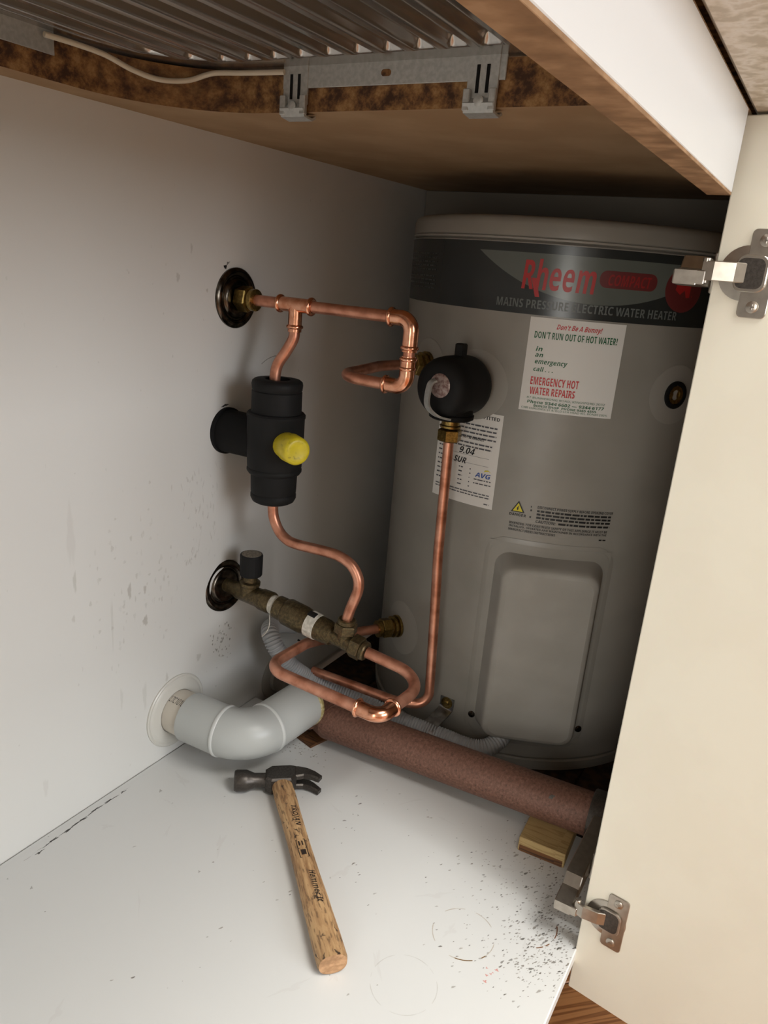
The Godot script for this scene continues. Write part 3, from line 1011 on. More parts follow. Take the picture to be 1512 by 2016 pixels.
func build_heater() -> void:
	var o := P(HX, -0.642, HD)
	var t := thing("water_heater", o, "squat grey cylindrical electric water heater with a dark label band", "water heater")
	var up := Vector3.UP
	var axis0 := P(HX, 0, HD)
	var b := MB.new()
	add_lathe(b, axis0, up, [[-0.626, HR - 0.003], [-0.622, HR], [0.0375, HR], [0.0395, HR - 0.003]], 128)
	part("body", b, M.tank, t)
	var lid := MB.new()
	add_lathe(lid, axis0, up, [[0.0395, HR - 0.003], [0.0405, HR + 0.0008], [0.0425, HR + 0.0012], [0.0432, HR - 0.0008], [0.0445, HR + 0.0005], [0.058, HR + 0.0005], [0.0625, HR - 0.001], [0.0652, HR - 0.0045], [0.0665, HR - 0.011], [0.0668, 0.1], [0.0668, 0.0]], 128)
	part("lid", lid, M.tank, t)
	var bs := MB.new()
	add_lathe(bs, axis0, up, [[-0.642, HR - 0.004], [-0.6405, HR + 0.0015], [-0.626, HR + 0.003], [-0.624, HR + 0.001], [-0.624, HR - 0.006]], 128)
	part("base_ring", bs, M.tank, t)
	# label band
	var bd := MB.new()
	cpatch(bd, -75, 110, -0.0404, 0.0365, 0.0003, 96)
	var band := part("label_band", bd, M.band, t, "dark grey printed label band")
	var ov := MB.new()
	# half lens: straight top, curved below, from -12 to 62 degrees
	var lens := []
	var hw := deg_to_rad(37.0) * HR
	for i in 41:
		var f := lerpf(-1.0, 1.0, i / 40.0)
		lens.append(Vector2(f * hw, -0.0505 * (1.0 - pow(absf(f), 2.0))))
	# strips, since the tank is round
	var prev := []
	for p in lens:
		var a: float = 25.0 + arc_deg(p.x)
		var i0 := ov.vert(C(a, 0.0268, 0.0005), CN(a))
		var i1 := ov.vert(C(a, 0.0268 + p.y, 0.0005), CN(a))
		if prev:
			ov.quad_i(prev[0], i0, i1, prev[1])
		prev = [i0, i1]
	part("logo_oval", ov, M.oval, band)
	ctext(band, "Rheem", 3.1, 23.9, -0.0125, 0.0335, M.print_red, 700, 0.06)
	# the R's long leg
	var leg := MB.new()
	cshape(leg, 6.6, -0.004, [Vector2(-0.003, 0.004), Vector2(0.003, 0.004), Vector2(0.0085, -0.0165), Vector2(0.0035, -0.0165)], 0.0008)
	part("lettering", leg, M.print_red, band)
	var pill := MB.new()
	cshape(pill, 33.6, 0.005, rrect(0.066, 0.0185, 0.008), 0.0007)
	part("logo_pill", pill, M.print_dull_red, band, "rounded red logo tablet")
	ctext(band, "COMPACT", 27.5, 39.9, -0.0015, 0.012, mat(Color(0.56, 0.15, 0.15), 0.4), 700, 0.1, 0.0010)
	var badge := MB.new()
	cshape(badge, 51.6, 0.001, circle(0.0255, 32), 0.0007)
	part("logo_badge", badge, M.print_dull_red, band, "dull red round badge")
	var bg := MB.new()
	cshape(bg, 51.8, 0.004, [Vector2(-0.010, 0.012), Vector2(0.004, 0.013), Vector2(0.012, 0.006), Vector2(0.008, -0.002), Vector2(0.012, -0.011), Vector2(0.003, -0.012), Vector2(0.0, -0.004), Vector2(-0.006, -0.009), Vector2(-0.013, -0.004)], 0.0010)
	part("logo_badge", bg, M.print_red, band, "bright red emblem in the badge")
	ctext(band, "MAINS PRESSURE ELECTRIC WATER HEATER", -4.1, 50.6, -0.0335, 0.0095, M.print_grey, 700)
	var fp := MB.new()
	for i in 9:
		cbars(fp, -58, -31, 0.018 - i * 0.0048 - (0.003 if i > 4 else 0.0), 0.0018, 0.0006, 0.008)
	part("small_print", fp, M.print_faint, band)

	# square advertising sticker
	var sk := MB.new()
	cpatch(sk, 7.2, 35.1, -0.1505, -0.0425, 0.0006, 16)
	var st := part("sticker", sk, M.paper, t, "white square advertising sticker with red and green lettering")
	var s0 := 7.2
	var sw := 27.9
	var sh := 0.108
	var row := func(text: String, u0: float, u1: float, v0: float, v1: float, mt: Material, wt: int, sl := 0.0) -> void:
		ctext(st, text, s0 + sw * u0, s0 + sw * u1, -0.0425 - sh * v1, sh * (v1 - v0), mt, wt, sl, 0.0011)
	row.call("Don't Be A Bunny!", 0.28, 0.74, 0.055, 0.125, M.sticker_red, 700, 0.25)
	row.call("DON'T RUN OUT OF HOT WATER!", 0.065, 0.93, 0.145, 0.215, M.print_green, 700)
	row.call("in", 0.10, 0.165, 0.30, 0.35, M.print_green, 700, 0.2)
	row.call("an", 0.10, 0.18, 0.375, 0.412, M.print_green, 700, 0.2)
	row.call("emergency", 0.10, 0.44, 0.445, 0.50, M.print_green, 700, 0.2)
	row.call("call . . .", 0.10, 0.31, 0.515, 0.565, M.print_green, 700, 0.2)
	row.call("EMERGENCY HOT", 0.09, 0.60, 0.625, 0.71, M.sticker_red, 700)
	row.call("WATER REPAIRS", 0.095, 0.575, 0.735, 0.815, M.sticker_red, 700)
	row.call("87 BUNNERONG ROAD, KINGSFORD 2032", 0.075, 0.91, 0.842, 0.867, M.print_green, 400)
	row.call("Phone 9344 6602 — 9344 6177", 0.085, 0.905, 0.88, 0.915, M.print_green, 700, 0.1)
	row.call("BONDI SHOP  PHONE 9365 4555", 0.16, 0.83, 0.925, 0.95, M.print_green, 700)
	row.call("CNR CURLEWIS ST & OLD STH HEAD RD, BONDI 2026", 0.03, 0.95, 0.958, 0.982, M.print_green, 400)

	# white form label behind the relief pipe
	var wl := MB.new()
	cpatch(wl, -21.0, 3.0, -0.2815, -0.1615, 0.0006, 14)
	var wlab := part("form_label", wl, M.paper, t, "tall white printed form label with handwriting and a blue logo")
	var ink := MB.new()
	for i in 4:
		cbars(ink, -19.5, 1.5, -0.180 - i * 0.0052, 0.0019, 0.0011, 0.006)
	for i in 2:
		cbars(ink, -19.5, 0.5, -0.2035 - i * 0.0048, 0.0019, 0.0011, 0.006)
	for i in 8:
		cbars(ink, -19.8, -16.5, -0.2145 - i * 0.006, 0.0018, 0.0011, 0.004)
	for i in 5:
		cbars(ink, -10.6, -9.0, -0.236 - i * 0.0056, 0.0016, 0.0011, 0.004)
		cbars(ink, -6.4, -5.9, -0.236 - i * 0.0056, 0.0014, 0.0011, 0.002)
	cbars(ink, -4.5, 1.5, -0.2475, 0.0014, 0.0011, 0.005)
	cbars(ink, -4.6, 1.6, -0.2525, 0.0014, 0.0011, 0.005)
	cbars(ink, -19.8, 1.5, -0.2655, 0.0014, 0.0011, 0.005)
	cbars(ink, -19.8, 1.8, -0.2690, 0.0014, 0.0011, 0.005)
	cbars(ink, 0.0, 1.8, -0.2770, 0.0014, 0.0011, 0.005)
	var lines := MB.new()
	for q in [[-14, 0, -0.2185], [-14, 0, -0.2285]]:
		cpatch(lines, q[0], q[1], q[2], q[2] + 0.0004, 0.0010, 4)
	part("small_print", ink, mat(Color(0.34, 0.34, 0.36), 0.5), wlab)
	part("rule_line", lines, mat(Color(0.55, 0.55, 0.55), 0.5), wlab)
	ctext(wlab, "TEMPERING VALVE FITTED", -19.5, 1.9, -0.1695, 0.0042, M.print_black, 700, 0.0, 0.0011)
	ctext(wlab, "MUST NOT BE REMOVED", -13.0, -2.5, -0.1975, 0.0030, M.print_black, 700, 0.0, 0.0011)
	ctext(wlab, "9.04", -11.3, -5.6, -0.2175, 0.0085, M.print_black, 700, 0.3, 0.0011)
	ctext(wlab, "SUR", -13.0, -8.2, -0.2300, 0.0075, M.print_black, 700, 0.3, 0.0011)
	ctext(wlab, "AVG", -4.2, 0.9, -0.2435, 0.0060, M.print_blue, 700, 0.25, 0.0011)
	var sw2 := MB.new()
	cshape(sw2, -0.2, -0.2355, [Vector2(-0.004, 0.0), Vector2(0.001, 0.002), Vector2(0.0055, 0.0005), Vector2(0.001, 0.0033), Vector2(-0.003, 0.0025)], 0.0011)
	part("logo_swoosh", sw2, M.print_yellow, wlab)

	# warning print above the access cover
	var wt := MB.new()
	cshape(wt, 11.4, -0.2775, [Vector2(-0.0085, 0), Vector2(0.0085, 0), Vector2(0, 0.0148)], 0.0006)
	var tri := part("warning_print", wt, M.print_black, t, "black warning print with a yellow triangle")
	var wy := MB.new()
	cshape(wy, 11.4, -0.2763, [Vector2(-0.0062, 0), Vector2(0.0062, 0), Vector2(0, 0.0108)], 0.0009)
	part("triangle", wy, M.print_yellow, tri)
	var bolt := MB.new()
	cshape(bolt, 11.4, -0.2755, [Vector2(-0.0008, 0.0), Vector2(0.0012, 0.0028), Vector2(0.0002, 0.0032), Vector2(0.0014, 0.0075), Vector2(-0.0014, 0.0036), Vector2(-0.0002, 0.0030)], 0.0012)
	part("bolt_mark", bolt, M.print_black, tri)
	ctext(tri, "DANGER", 8.9, 14.2, -0.2825, 0.0034, M.print_black, 700)
	ctext(tri, "DISCONNECT POWER SUPPLY BEFORE OPENING COVER", 17.4, 41.5, -0.2690, 0.0033, M.print_black, 700)
	ctext(tri, "CAUTION:", 17.4, 23.6, -0.2875, 0.0036, M.print_black, 700)
	ctext(tri, "WARNING: FOR CONTINUED SAFETY OF THIS APPLIANCE IT MUST BE", 9.2, 40.5, -0.2935, 0.0030, M.print_black, 700)
	ctext(tri, "INSTALLED, OPERATED AND MAINTAINED IN ACCORDANCE WITH THE", 9.2, 40.5, -0.2978, 0.0030, M.print_black, 700)
	ctext(tri, "MANUFACTURERS INSTRUCTIONS", 9.2, 24.0, -0.3021, 0.0030, M.print_black, 700)
	var wb := MB.new()
	for i in 3:
		cbars(wb, 17.4, 41.0, -0.2735 - i * 0.0043, 0.0024, 0.0008, 0.006)
	cbars(wb, 24.5, 41.0, -0.2870, 0.0024, 0.0008, 0.006)
	cbars(wb, 38.2, 40.5, -0.3035, 0.0016, 0.0008, 0.005)
	for q in [-0.2690, -0.2735, -0.2822]:
		cbars(wb, 15.3, 15.8, q, 0.0022, 0.0008, 0.002)
	part("small_print", wb, M.print_black, tri)

	# access cover with its flange
	# subdivided long edges so that the flange follows the tank
	var fl := MB.new()
	var outer := dense(rrect(deg_to_rad(42.2) * HR, 0.2915, 0.026, 8))
	var inner := dense(rrect(deg_to_rad(42.2) * HR - 0.012, 0.2915 - 0.012, 0.021, 8))
	var rings := []
	for q in [[outer, 0.0], [outer, 0.0008], [inner, 0.0014]]:
		var rg := []
		for p in q[0]:
			var a: float = 23.7 + arc_deg(p.x)
			rg.append(C(a, -0.45825 + p.y, q[1]))
		rings.append(rg)
	add_loft(fl, rings, false)
	# sheet inside the flange
	var sheet := MB.new()
	cpatch(sheet, 23.7 - 19.8, 23.7 + 19.8, -0.598, -0.3185, 0.0012, 20)
	var cov := part("access_cover", fl, M.tank, t, "raised grey access cover with a flanged edge")
	part("flange_sheet", sheet, M.tank, cov)
	var box := MB.new()
	var brings := []
	# [angle0, angle1, ylow, yhigh, corner radius, offset]
	for q in [[6.4, 41.8, -0.590, -0.331, 0.020, 0.0010], [7.6, 40.7, -0.588, -0.3335, 0.020, 0.008], [9.6, 38.8, -0.585, -0.337, 0.019, 0.022], [10.4, 38.0, -0.5835, -0.3400, 0.017, 0.0290], [11.2, 37.3, -0.581, -0.3435, 0.015, 0.0318], [12.4, 36.2, -0.577, -0.3480, 0.013, 0.0325]]:
		var rg := []
		var mid: float = (q[0] + q[1]) / 2
		var w: float = deg_to_rad(q[1] - q[0]) * HR
		for p in dense(rrect(w, q[3] - q[2], q[4], 8)):
			var a: float = mid + arc_deg(p.x)
			# the front of the cover is flatter than the tank
			var flat: float = clampf((q[5] - 0.008) / 0.024, 0.0, 1.0) * 0.006 * (1.0 - pow(p.x / (w / 2), 2.0))
			rg.append(C(a, (q[2] + q[3]) / 2 + p.y, q[5] - flat))
		brings.append(rg)
	add_loft(box, brings, false)
	cap_fill(box, 24.3, -0.4625, deg_to_rad(23.8) * HR, 0.229, 0.013, 0.0325)
	part("cover_box", box, M.tank_cover, cov)
	for q in [[5.4, -0.574], [43.0, -0.575]]:
		var sc := MB.new()
		add_lathe(sc, C(q[0], q[1], 0.0012), CN(q[0]), [[0, 0.0048], [0.001, 0.0048], [0.0026, 0.0036], [0.0032, 0.0]], 16)
		part("screw", sc, M.chrome_dark, cov)

	# plastic rings round the ports
	for q in [[-8.0, -0.130, 0.012, 0.043], [-30.5, -0.118, 0.012, 0.034], [-31.0, -0.499, 0.012, 0.040], [55.8, -0.119, 0.011, 0.036]]:
		var rg := MB.new()
		cring(rg, q[0], q[1], 0.0, q[3], 0.0016)
		part("port_ring", rg, M.plastic_clear, t, "translucent plastic ring round a port")
	# spare port on the right
	var sp := MB.new()
	var pn := CN(55.8)
	add_lathe(sp, C(55.8, -0.119, 0.0012), pn, [[0, 0.0165], [0.0022, 0.0165], [0.003, 0.0150], [0.003, 0.0118], [0.0005, 0.0112]], 28)
	var spp := part("spare_port", sp, M.black_rubber, t, "dark spare port with a brass plug")
	var pb := MB.new()
	add_lathe(pb, C(55.8, -0.119, 0.0010), pn, [[0.0, 0.0112], [0.0024, 0.0108], [0.0024, 0.0065], [0.0004, 0.0060], [0.0004, 0.0]], 24)
	part("plug", pb, M.brass, spp)

func dense(poly: Array) -> Array:
	var out := []
	var n := poly.size()
	for i in n:
		var a: Vector2 = poly[i]
		var b: Vector2 = poly[(i + 1) % n]
		var k := 14 if i % 9 == 8 else 1      # outlines come from rrect(..., 8)
		for j in k:
			out.append(a.lerp(b, float(j) / k))
	return out

# closes the front of the access cover with shrinking outlines
func cap_fill(m: MB, mid: float, ymid: float, w: float, h: float, r: float, off: float) -> void:
	var outline := dense(rrect(w, h, r, 8))
	var prev := []
	for s in 9:
		var f := 1.0 - s / 8.0
		var row := []
		for p in outline:
			var x: float = p.x * f
			var a := mid + arc_deg(x)
			var flat := 0.006 * (1.0 - pow(x / (w / 2), 2.0))
			row.append(m.vert(C(a, ymid + p.y * f, off - flat), CN(mid + (a - mid) * 0.6)))
		if s > 0:
			for i in row.size():
				var k := (i + 1) % row.size()
				m.quad_i(prev[i], prev[k], row[k], row[i])
		prev = row

# ------------------------------------------------------------------ open door with hinges
const DRX := 0.9923
const DRZ := 0.1239
func D(s: float, y: float, o: float) -> Vector3:
	return P(-0.0886, y, 0.6155) + Vector3(DRX, 0, DRZ) * s + Vector3(-DRZ, 0, DRX) * o

func build_door() -> void:
	var along := Vector3(DRX, 0, DRZ)
	var nn := Vector3(-DRZ, 0, DRX)
	var bs := Basis(along, Vector3.UP, nn)
	var slab := MB.new()
	add_box(slab, D(0.225, -0.2738, -0.008), Vector3(0.225, 0.3902, 0.008), 0.0008, bs)
	var door := part("door", slab, M.cream_board, cupboard, "cream door standing open, inner face towards the viewer")
	for y in [-0.5625, 0.0150]:
		var plate := MB.new()
		# wing plate with a round cup rim
		var wing := rrect(0.0195, 0.0595, 0.0035, 4)
		add_prism(plate, D(0.0305, y, 0.0), along, Vector3.UP, nn, wing, 0.0, 0.0016, 0.0004)
		add_lathe(plate, D(0.0220, y, 0.0), nn, [[0.0, 0.0188], [0.0010, 0.0188], [0.0014, 0.0180], [0.0014, 0.0]], 40)
		part("hinge_plate", plate, M.nickel, door, "nickel plate of a concealed hinge")
		var cup := MB.new()
		add_prism(cup, D(0.0255, y, 0.0014), along, Vector3.UP, nn, rrect(0.0215, 0.0250, 0.006, 5), 0.0, 0.0022, 0.0006)
		part("hinge_cup_rim", cup, M.nickel, door)
		var cin := MB.new()
		add_prism(cin, D(0.0250, y, 0.0036), along, Vector3.UP, nn, rrect(0.0185, 0.0205, 0.005, 5), -0.0001, 0.0003)
		part("hinge_cup_hollow", cin, M.iron, door, "dark hollow of the hinge cup")
		for dy in [0.0222, -0.0222]:
			var sc := MB.new()
			add_lathe(sc, D(0.0306, y + dy, 0.0014), nn, [[0, 0.0042], [0.0009, 0.0042], [0.0016, 0.0030], [0.0016, 0.0]], 18)
			add_box(sc, D(0.0306, y + dy, 0.0031), Vector3(0.0021, 0.0005, 0.0002), 0.0001, bs)
			add_box(sc, D(0.0306, y + dy, 0.0031), Vector3(0.0005, 0.0021, 0.0002), 0.0001, bs)
			part("hinge_screw", sc, M.nickel, door)
		# knuckle link out of the cup, over the door edge
		var lk := MB.new()
		var lp := [Vector2(0.026, 0.0015), Vector2(0.016, 0.0075), Vector2(0.002, 0.0105), Vector2(-0.0065, 0.0085), Vector2(-0.0065, 0.0045), Vector2(0.002, 0.0065), Vector2(0.014, 0.0035), Vector2(0.022, -0.0005)]
		add_prism(lk, D(0, y, 0.0), along, nn, Vector3.UP, lp, -0.0068, 0.0068, 0.0006)
		part("hinge_link", lk, M.nickel, door)
		for dy in [0.0078, -0.0078]:
			var pin := MB.new()
			add_lathe(pin, D(-0.0045, y + dy, 0.0065), Vector3(0, signf(dy), 0), [[-0.002, 0.0028], [0.0006, 0.0028], [0.0012, 0.0018], [0.0012, 0.0]], 14)
			part("hinge_pin", pin, M.nickel, door)
		var arm := MB.new()
		# cranked arm: side outline (depth, height) swept across
		var ao := P(-0.1065, y, 0.0)
		var outl := [Vector2(0.606, -0.0005), Vector2(0.606, -0.0105), Vector2(0.632, -0.0115), Vector2(0.735, -0.0105), Vector2(0.735, 0.0105), Vector2(0.637, 0.0105), Vector2(0.629, 0.0015)]
		add_prism(arm, ao, Vector3(0, 0, -1), Vector3.UP, Vector3(1, 0, 0), outl, -0.0085, 0.0085, 0.0009)
		add_box(arm, P(-0.0963, y - 0.005, 0.609), Vector3(0.0032, 0.0048, 0.0030), 0.0006)
		part("hinge_arm", arm, M.nickel, door)
		var mp := MB.new()
		add_box(mp, P(-0.0918, y, 0.695), Vector3(0.0063, 0.0155, 0.026), 0.001)
		part("hinge_mounting_plate", mp, M.nickel, door)

# ------------------------------------------------------------------ copper and brass
func smooth(pts: Array, sub := 8) -> Array:
	var out := []
	var n := pts.size()
	for i in n - 1:
		var p0: Vector3 = pts[maxi(i - 1, 0)]
		var p1: Vector3 = pts[i]
		var p2: Vector3 = pts[i + 1]
		var p3: Vector3 = pts[mini(i + 2, n - 1)]
		for k in sub:
			out.append(p1.cubic_interpolate(p2, p0, p3, float(k) / sub))
	out.append(pts[-1])
	return out

const CR := 0.00635
func bead(m: MB, at: Vector3, ax: Vector3, r := 0.0102, w := 0.0030) -> void:
	add_lathe(m, at, ax, [[-w, 0.0064], [-w * 0.7, r * 0.88], [-w * 0.25, r], [w * 0.25, r], [w * 0.7, r * 0.88], [w, 0.0064]], 24, 60.0)

func hexnut(m: MB, at: Vector3, ax: Vector3, h0: float, h1: float, r: float, turn := 0.0) -> void:
	add_lathe(m, at, ax, [[h0, r * 0.72], [h0 + 0.0012, r * 0.92], [h0 + 0.0022, r], [h1 - 0.0022, r], [h1 - 0.0012, r * 0.92], [h1, r * 0.72], [h1, 0.004]], 6, 10.0, true, turn)

const FLANGE := [[0.0, 0.0345], [0.0022, 0.0345], [0.0042, 0.0325], [0.0050, 0.0295], [0.0042, 0.0268], [0.0024, 0.0250], [0.0028, 0.0232], [0.0052, 0.0215], [0.0062, 0.0190], [0.0064, 0.0140], [0.0064, 0.006]]

func build_plumbing() -> void:
	var ex := Vector3(1, 0, 0)
	# --- upper wall fitting
	var f1 := thing("wall_flange", P(-0.62, -0.086, 0.712), "round dark chrome flange with a brass nut, highest on the back panel", "flange", "chrome wall flanges")
	var m := MB.new()
	add_lathe(m, P(-0.62, -0.0510, 0.712), ex, FLANGE, 48)
	part("plate", m, M.chrome_dark, f1)
	m = MB.new()
	hexnut(m, P(-0.62, -0.0508, 0.712), ex, 0.006, 0.024, 0.0150, 0.3)
	add_lathe(m, P(-0.62, -0.0508, 0.712), ex, [[0.024, 0.0105], [0.026, 0.0125], [0.031, 0.0125], [0.032, 0.0105], [0.032, 0.005]], 24)
	part("nut", m, M.brass, f1)

	# --- hot line: wall to the heater, with a tee down to the tempering valve
	var hot := thing("copper_hot_pipe", P(-0.50, -0.128, 0.712), "shiny copper pipe from the upper wall flange looping to the heater side", "pipe")
	m = MB.new()
	var port_n := CN(-30.5)
	var run := fillet([P(-0.592, -0.0507, 0.712), P(-0.3826, -0.0507, 0.712), P(-0.3832, -0.1216, 0.712), P(-0.4700, -0.1205, 0.712), P(-0.4810, -0.1190, 0.822), C(-30.5, -0.118, 0.026)], [0, 0.016, 0.016, 0.034, 0.030, 0], 12)
	add_tube(m, run, CR, 20)
	part("pipe", m, M.copper, hot)
	m = MB.new()
	add_tube(m, [P(-0.5565, -0.0507, 0.712), P(-0.5077, -0.0507, 0.712)], 0.0080, 24)
	add_tube(m, [P(-0.5320, -0.0507, 0.712), P(-0.5320, -0.0800, 0.712)], 0.0078, 24)
	bead(m, P(-0.5535, -0.0507, 0.712), ex)
	bead(m, P(-0.5105, -0.0507, 0.712), ex)
	bead(m, P(-0.5320, -0.0745, 0.712), Vector3.UP, 0.0096)
	part("tee", m, M.copper_bright, hot)
	m = MB.new()
	add_tube(m, fillet([P(-0.409, -0.0507, 0.712), P(-0.3826, -0.0507, 0.712), P(-0.3828, -0.0840, 0.712)], 0.016, 12), 0.0082, 24)
	bead(m, P(-0.4075, -0.0507, 0.712), ex)
	bead(m, P(-0.3828, -0.0800, 0.712), Vector3.UP, 0.0098)
	part("elbow", m, M.copper_bright, hot)
	m = MB.new()
	add_tube(m, fillet([P(-0.3829, -0.0885, 0.712), P(-0.3832, -0.1216, 0.712), P(-0.4095, -0.1212, 0.712)], 0.016, 12), 0.0082, 24)
	bead(m, P(-0.4080, -0.1212, 0.712), ex)
	bead(m, P(-0.3830, -0.0915, 0.712), Vector3.UP, 0.0098)
	bead(m, P(-0.3831, -0.1015, 0.712), Vector3.UP, 0.0092)
	part("elbow", m, M.copper_bright, hot)
	m = MB.new()
	add_tube(m, smooth([P(-0.5320, -0.0780, 0.712), P(-0.5325, -0.0880, 0.711), P(-0.5390, -0.1020, 0.708), P(-0.5475, -0.1180, 0.704), P(-0.5495, -0.1320, 0.702), P(-0.5495, -0.1495, 0.702)]), CR, 20)
	part("drop_pipe", m, M.copper, hot)
	m = MB.new()
	var hp := C(-30.5, -0.118, 0.0016)
	add_lathe(m, hp, port_n, [[0, 0.0165], [0.004, 0.0165], [0.0045, 0.0135], [0.007, 0.0135], [0.008, 0.0155], [0.011, 0.0155], [0.012, 0.012], [0.024, 0.0105], [0.024, 0.006]], 28)
	hexnut(m, hp, port_n, 0.0125, 0.0225, 0.0150)
	part("union", m, M.brass, hot, "brass union at the heater port")

	# --- tempering valve
	var tv := thing("tempering_valve", P(-0.544, -0.282, 0.700), "black insulated tempering valve with a yellow cap on the back panel", "valve")
	m = MB.new()
	var vo := P(-0.5440, 0.0, 0.700)
	add_lathe(m, vo, Vector3.UP, [[-0.2815, 0.012], [-0.2815, 0.0215], [-0.2795, 0.0250], [-0.2750, 0.0272], [-0.2710, 0.0272], [-0.2695, 0.0262], [-0.2680, 0.0270], [-0.2460, 0.0276], [-0.2450, 0.0305], [-0.2420, 0.0325], [-0.2395, 0.0325], [-0.2380, 0.0315], [-0.2365, 0.0322], [-0.2060, 0.0334], [-0.1790, 0.0334], [-0.1775, 0.0342], [-0.1745, 0.0342], [-0.1725, 0.0325], [-0.1720, 0.0292], [-0.1480, 0.0290], [-0.1470, 0.0280], [-0.1455, 0.0290], [-0.1400, 0.0296], [-0.1365, 0.0288], [-0.1345, 0.0262], [-0.1338, 0.0200], [-0.1338, 0.0150], [-0.1500, 0.0140], [-0.1500, 0.0]], 56, 40.0)
	part("body", m, M.black_plastic, tv)
	m = MB.new()
	add_lathe(m, P(-0.62, -0.2075, 0.700), ex, [[0.0, 0.0285], [0.004, 0.0285], [0.0045, 0.0262], [0.055, 0.0258]], 40)
	part("wall_sleeve", m, M.black_rubber, tv)
	m = MB.new()
	var cap_ax := Vector3(0.86, 0.02, 0.50)
	add_lathe(m, P(-0.5195, -0.2045, 0.686), cap_ax, [[0.0, 0.0150], [0.012, 0.0158], [0.016, 0.0166], [0.0345, 0.0160], [0.0375, 0.0142], [0.0385, 0.0115], [0.0375, 0.0080], [0.0375, 0.0]], 36, 50.0)
	part("cap", m, M.yellow, tv, "scuffed yellow plastic cap")

	# --- tempered water pipe down to the tee
	var mixp := thing("copper_s_pipe", P(-0.484, -0.40, 0.70), "copper pipe with an S bend below the black tempering valve", "pipe")
	m = MB.new()
	add_tube(m, smooth([P(-0.5440, -0.2700, 0.700), P(-0.5440, -0.2860, 0.700), P(-0.5420, -0.3010, 0.700), P(-0.5345, -0.3150, 0.700), P(-0.5240, -0.3235, 0.700), P(-0.5080, -0.3272, 0.700), P(-0.4650, -0.3255, 0.700), P(-0.4440, -0.3262, 0.700), P(-0.4270, -0.3325, 0.700), P(-0.4170, -0.3450, 0.700), P(-0.4150, -0.3580, 0.700), P(-0.4185, -0.3720, 0.700), P(-0.4240, -0.3880, 0.700), P(-0.4285, -0.4060, 0.700)]), CR, 20)
	part("pipe", m, M.copper, mixp)

	# --- stop tap on the wall
	var tap := thing("stop_tap", P(-0.585, -0.45, 0.70), "tarnished brass stop tap with a black knob and chrome wall flange", "tap")
	m = MB.new()
	add_lathe(m, P(-0.62, -0.4140, 0.700), Vector3(1, 0.10, 0.12), FLANGE, 48)
	part("flange", m, M.chrome_dark, tap)
	m = MB.new()
	add_lathe(m, P(-0.615, -0.4115, 0.700), Vector3(1, -0.05, 0), [[0.0, 0.0090], [0.016, 0.0095], [0.022, 0.0118], [0.056, 0.0122], [0.060, 0.0138], [0.0745, 0.0140], [0.0765, 0.0130], [0.0765, 0.008]], 32)
	part("body", m, M.brass_old, tap)
	m = MB.new()
	add_lathe(m, P(-0.5765, -0.4135, 0.700), Vector3(0.05, 1, 0), [[0.0, 0.0120], [0.012, 0.0120], [0.0135, 0.0132], [0.0175, 0.0132], [0.019, 0.0095], [0.030, 0.0090], [0.032, 0.006]], 28)
	part("stem", m, M.brass_old, tap)
	m = MB.new()
	var ko := P(-0.5745, 0, 0.700)
	add_lathe(m, ko, Vector3.UP, [[-0.3865, 0.0090], [-0.3865, 0.0135], [-0.3850, 0.0142], [-0.3600, 0.0146], [-0.3580, 0.0136], [-0.3580, 0.0120]], 24, 40.0, true)
	var knob := part("knob", m, M.black_plastic, tap, "fluted black plastic knob")
	m = MB.new()
	add_lathe(m, ko, Vector3.UP, [[-0.3586, 0.0128], [-0.3576, 0.0122], [-0.3576, 0.0]], 28)
	part("knob_cap", m, mottled([[0.3, Color(0.40, 0.37, 0.32)], [0.7, Color(0.55, 0.51, 0.45)]], 0.03, 20.0, 81, 0.5), knob, "grubby grey disc on the knob")

	# --- pressure valve and compression tee
	var cv := thing("pressure_valve", P(-0.47, -0.45, 0.70), "green-brown brass pressure limiting valve with a white band", "valve")
	var ca := Vector3(0.9893, -0.1310, 0.0)
	var co := P(-0.5400, -0.4160, 0.700)
	m = MB.new()
	add_lathe(m, co, ca, [[0.009, 0.0110], [0.010, 0.0148], [0.0225, 0.0152], [0.0235, 0.0160], [0.026, 0.0172], [0.050, 0.0172], [0.055, 0.0164], [0.060, 0.0155], [0.086, 0.0150], [0.088, 0.0142], [0.095, 0.0136], [0.097, 0.0105], [0.125, 0.0105]], 36)
	part("body", m, M.brass_old, cv)
	m = MB.new()
	add_lathe(m, co, ca, [[-0.001, 0.0090], [0.000, 0.0118], [0.005, 0.0125], [0.0095, 0.0122], [0.011, 0.010]], 28, 60)
	var tape := part("thread_tape", m, M.white_tape, cv, "white thread tape round the joint")
	m = MB.new()
	var tq := co + ca * 0.006
	add_tube(m, smooth([tq + Vector3(0.0, -0.008, 0.011), tq + Vector3(0.001, -0.022, 0.012), tq + Vector3(-0.004, -0.034, 0.011), tq + Vector3(-0.010, -0.042, 0.012)]), 0.0007, 6)
	part("loose_thread", m, M.white_tape, tape)
	m = MB.new()
	add_lathe(m, co, ca, [[0.0600, 0.0150], [0.0602, 0.0166], [0.0735, 0.0163], [0.0737, 0.0150]], 36)
	var wb := part("band", m, M.white_tape, cv, "white plastic tie band")
	m = MB.new()
	add_box(m, co + ca * 0.0665 + Vector3(0, 0.0160, 0.004), Vector3(0.0055, 0.0008, 0.0042), 0.0003, Basis(Vector3(0, 0, 1), -0.13) * Basis(Vector3(1, 0, 0), 0.25))
	part("printed_patch", m, M.print_black, wb, "black printed patch")
	m = MB.new()
	var te := co + ca * 0.1120
	add_tube(m, [te, te + Vector3(0.001, 0.022, 0)], 0.0102, 22)
	hexnut(m, te + Vector3(0.0, 0.004, 0), Vector3(0.08, 1, 0), 0.006, 0.0205, 0.0142, 0.25)
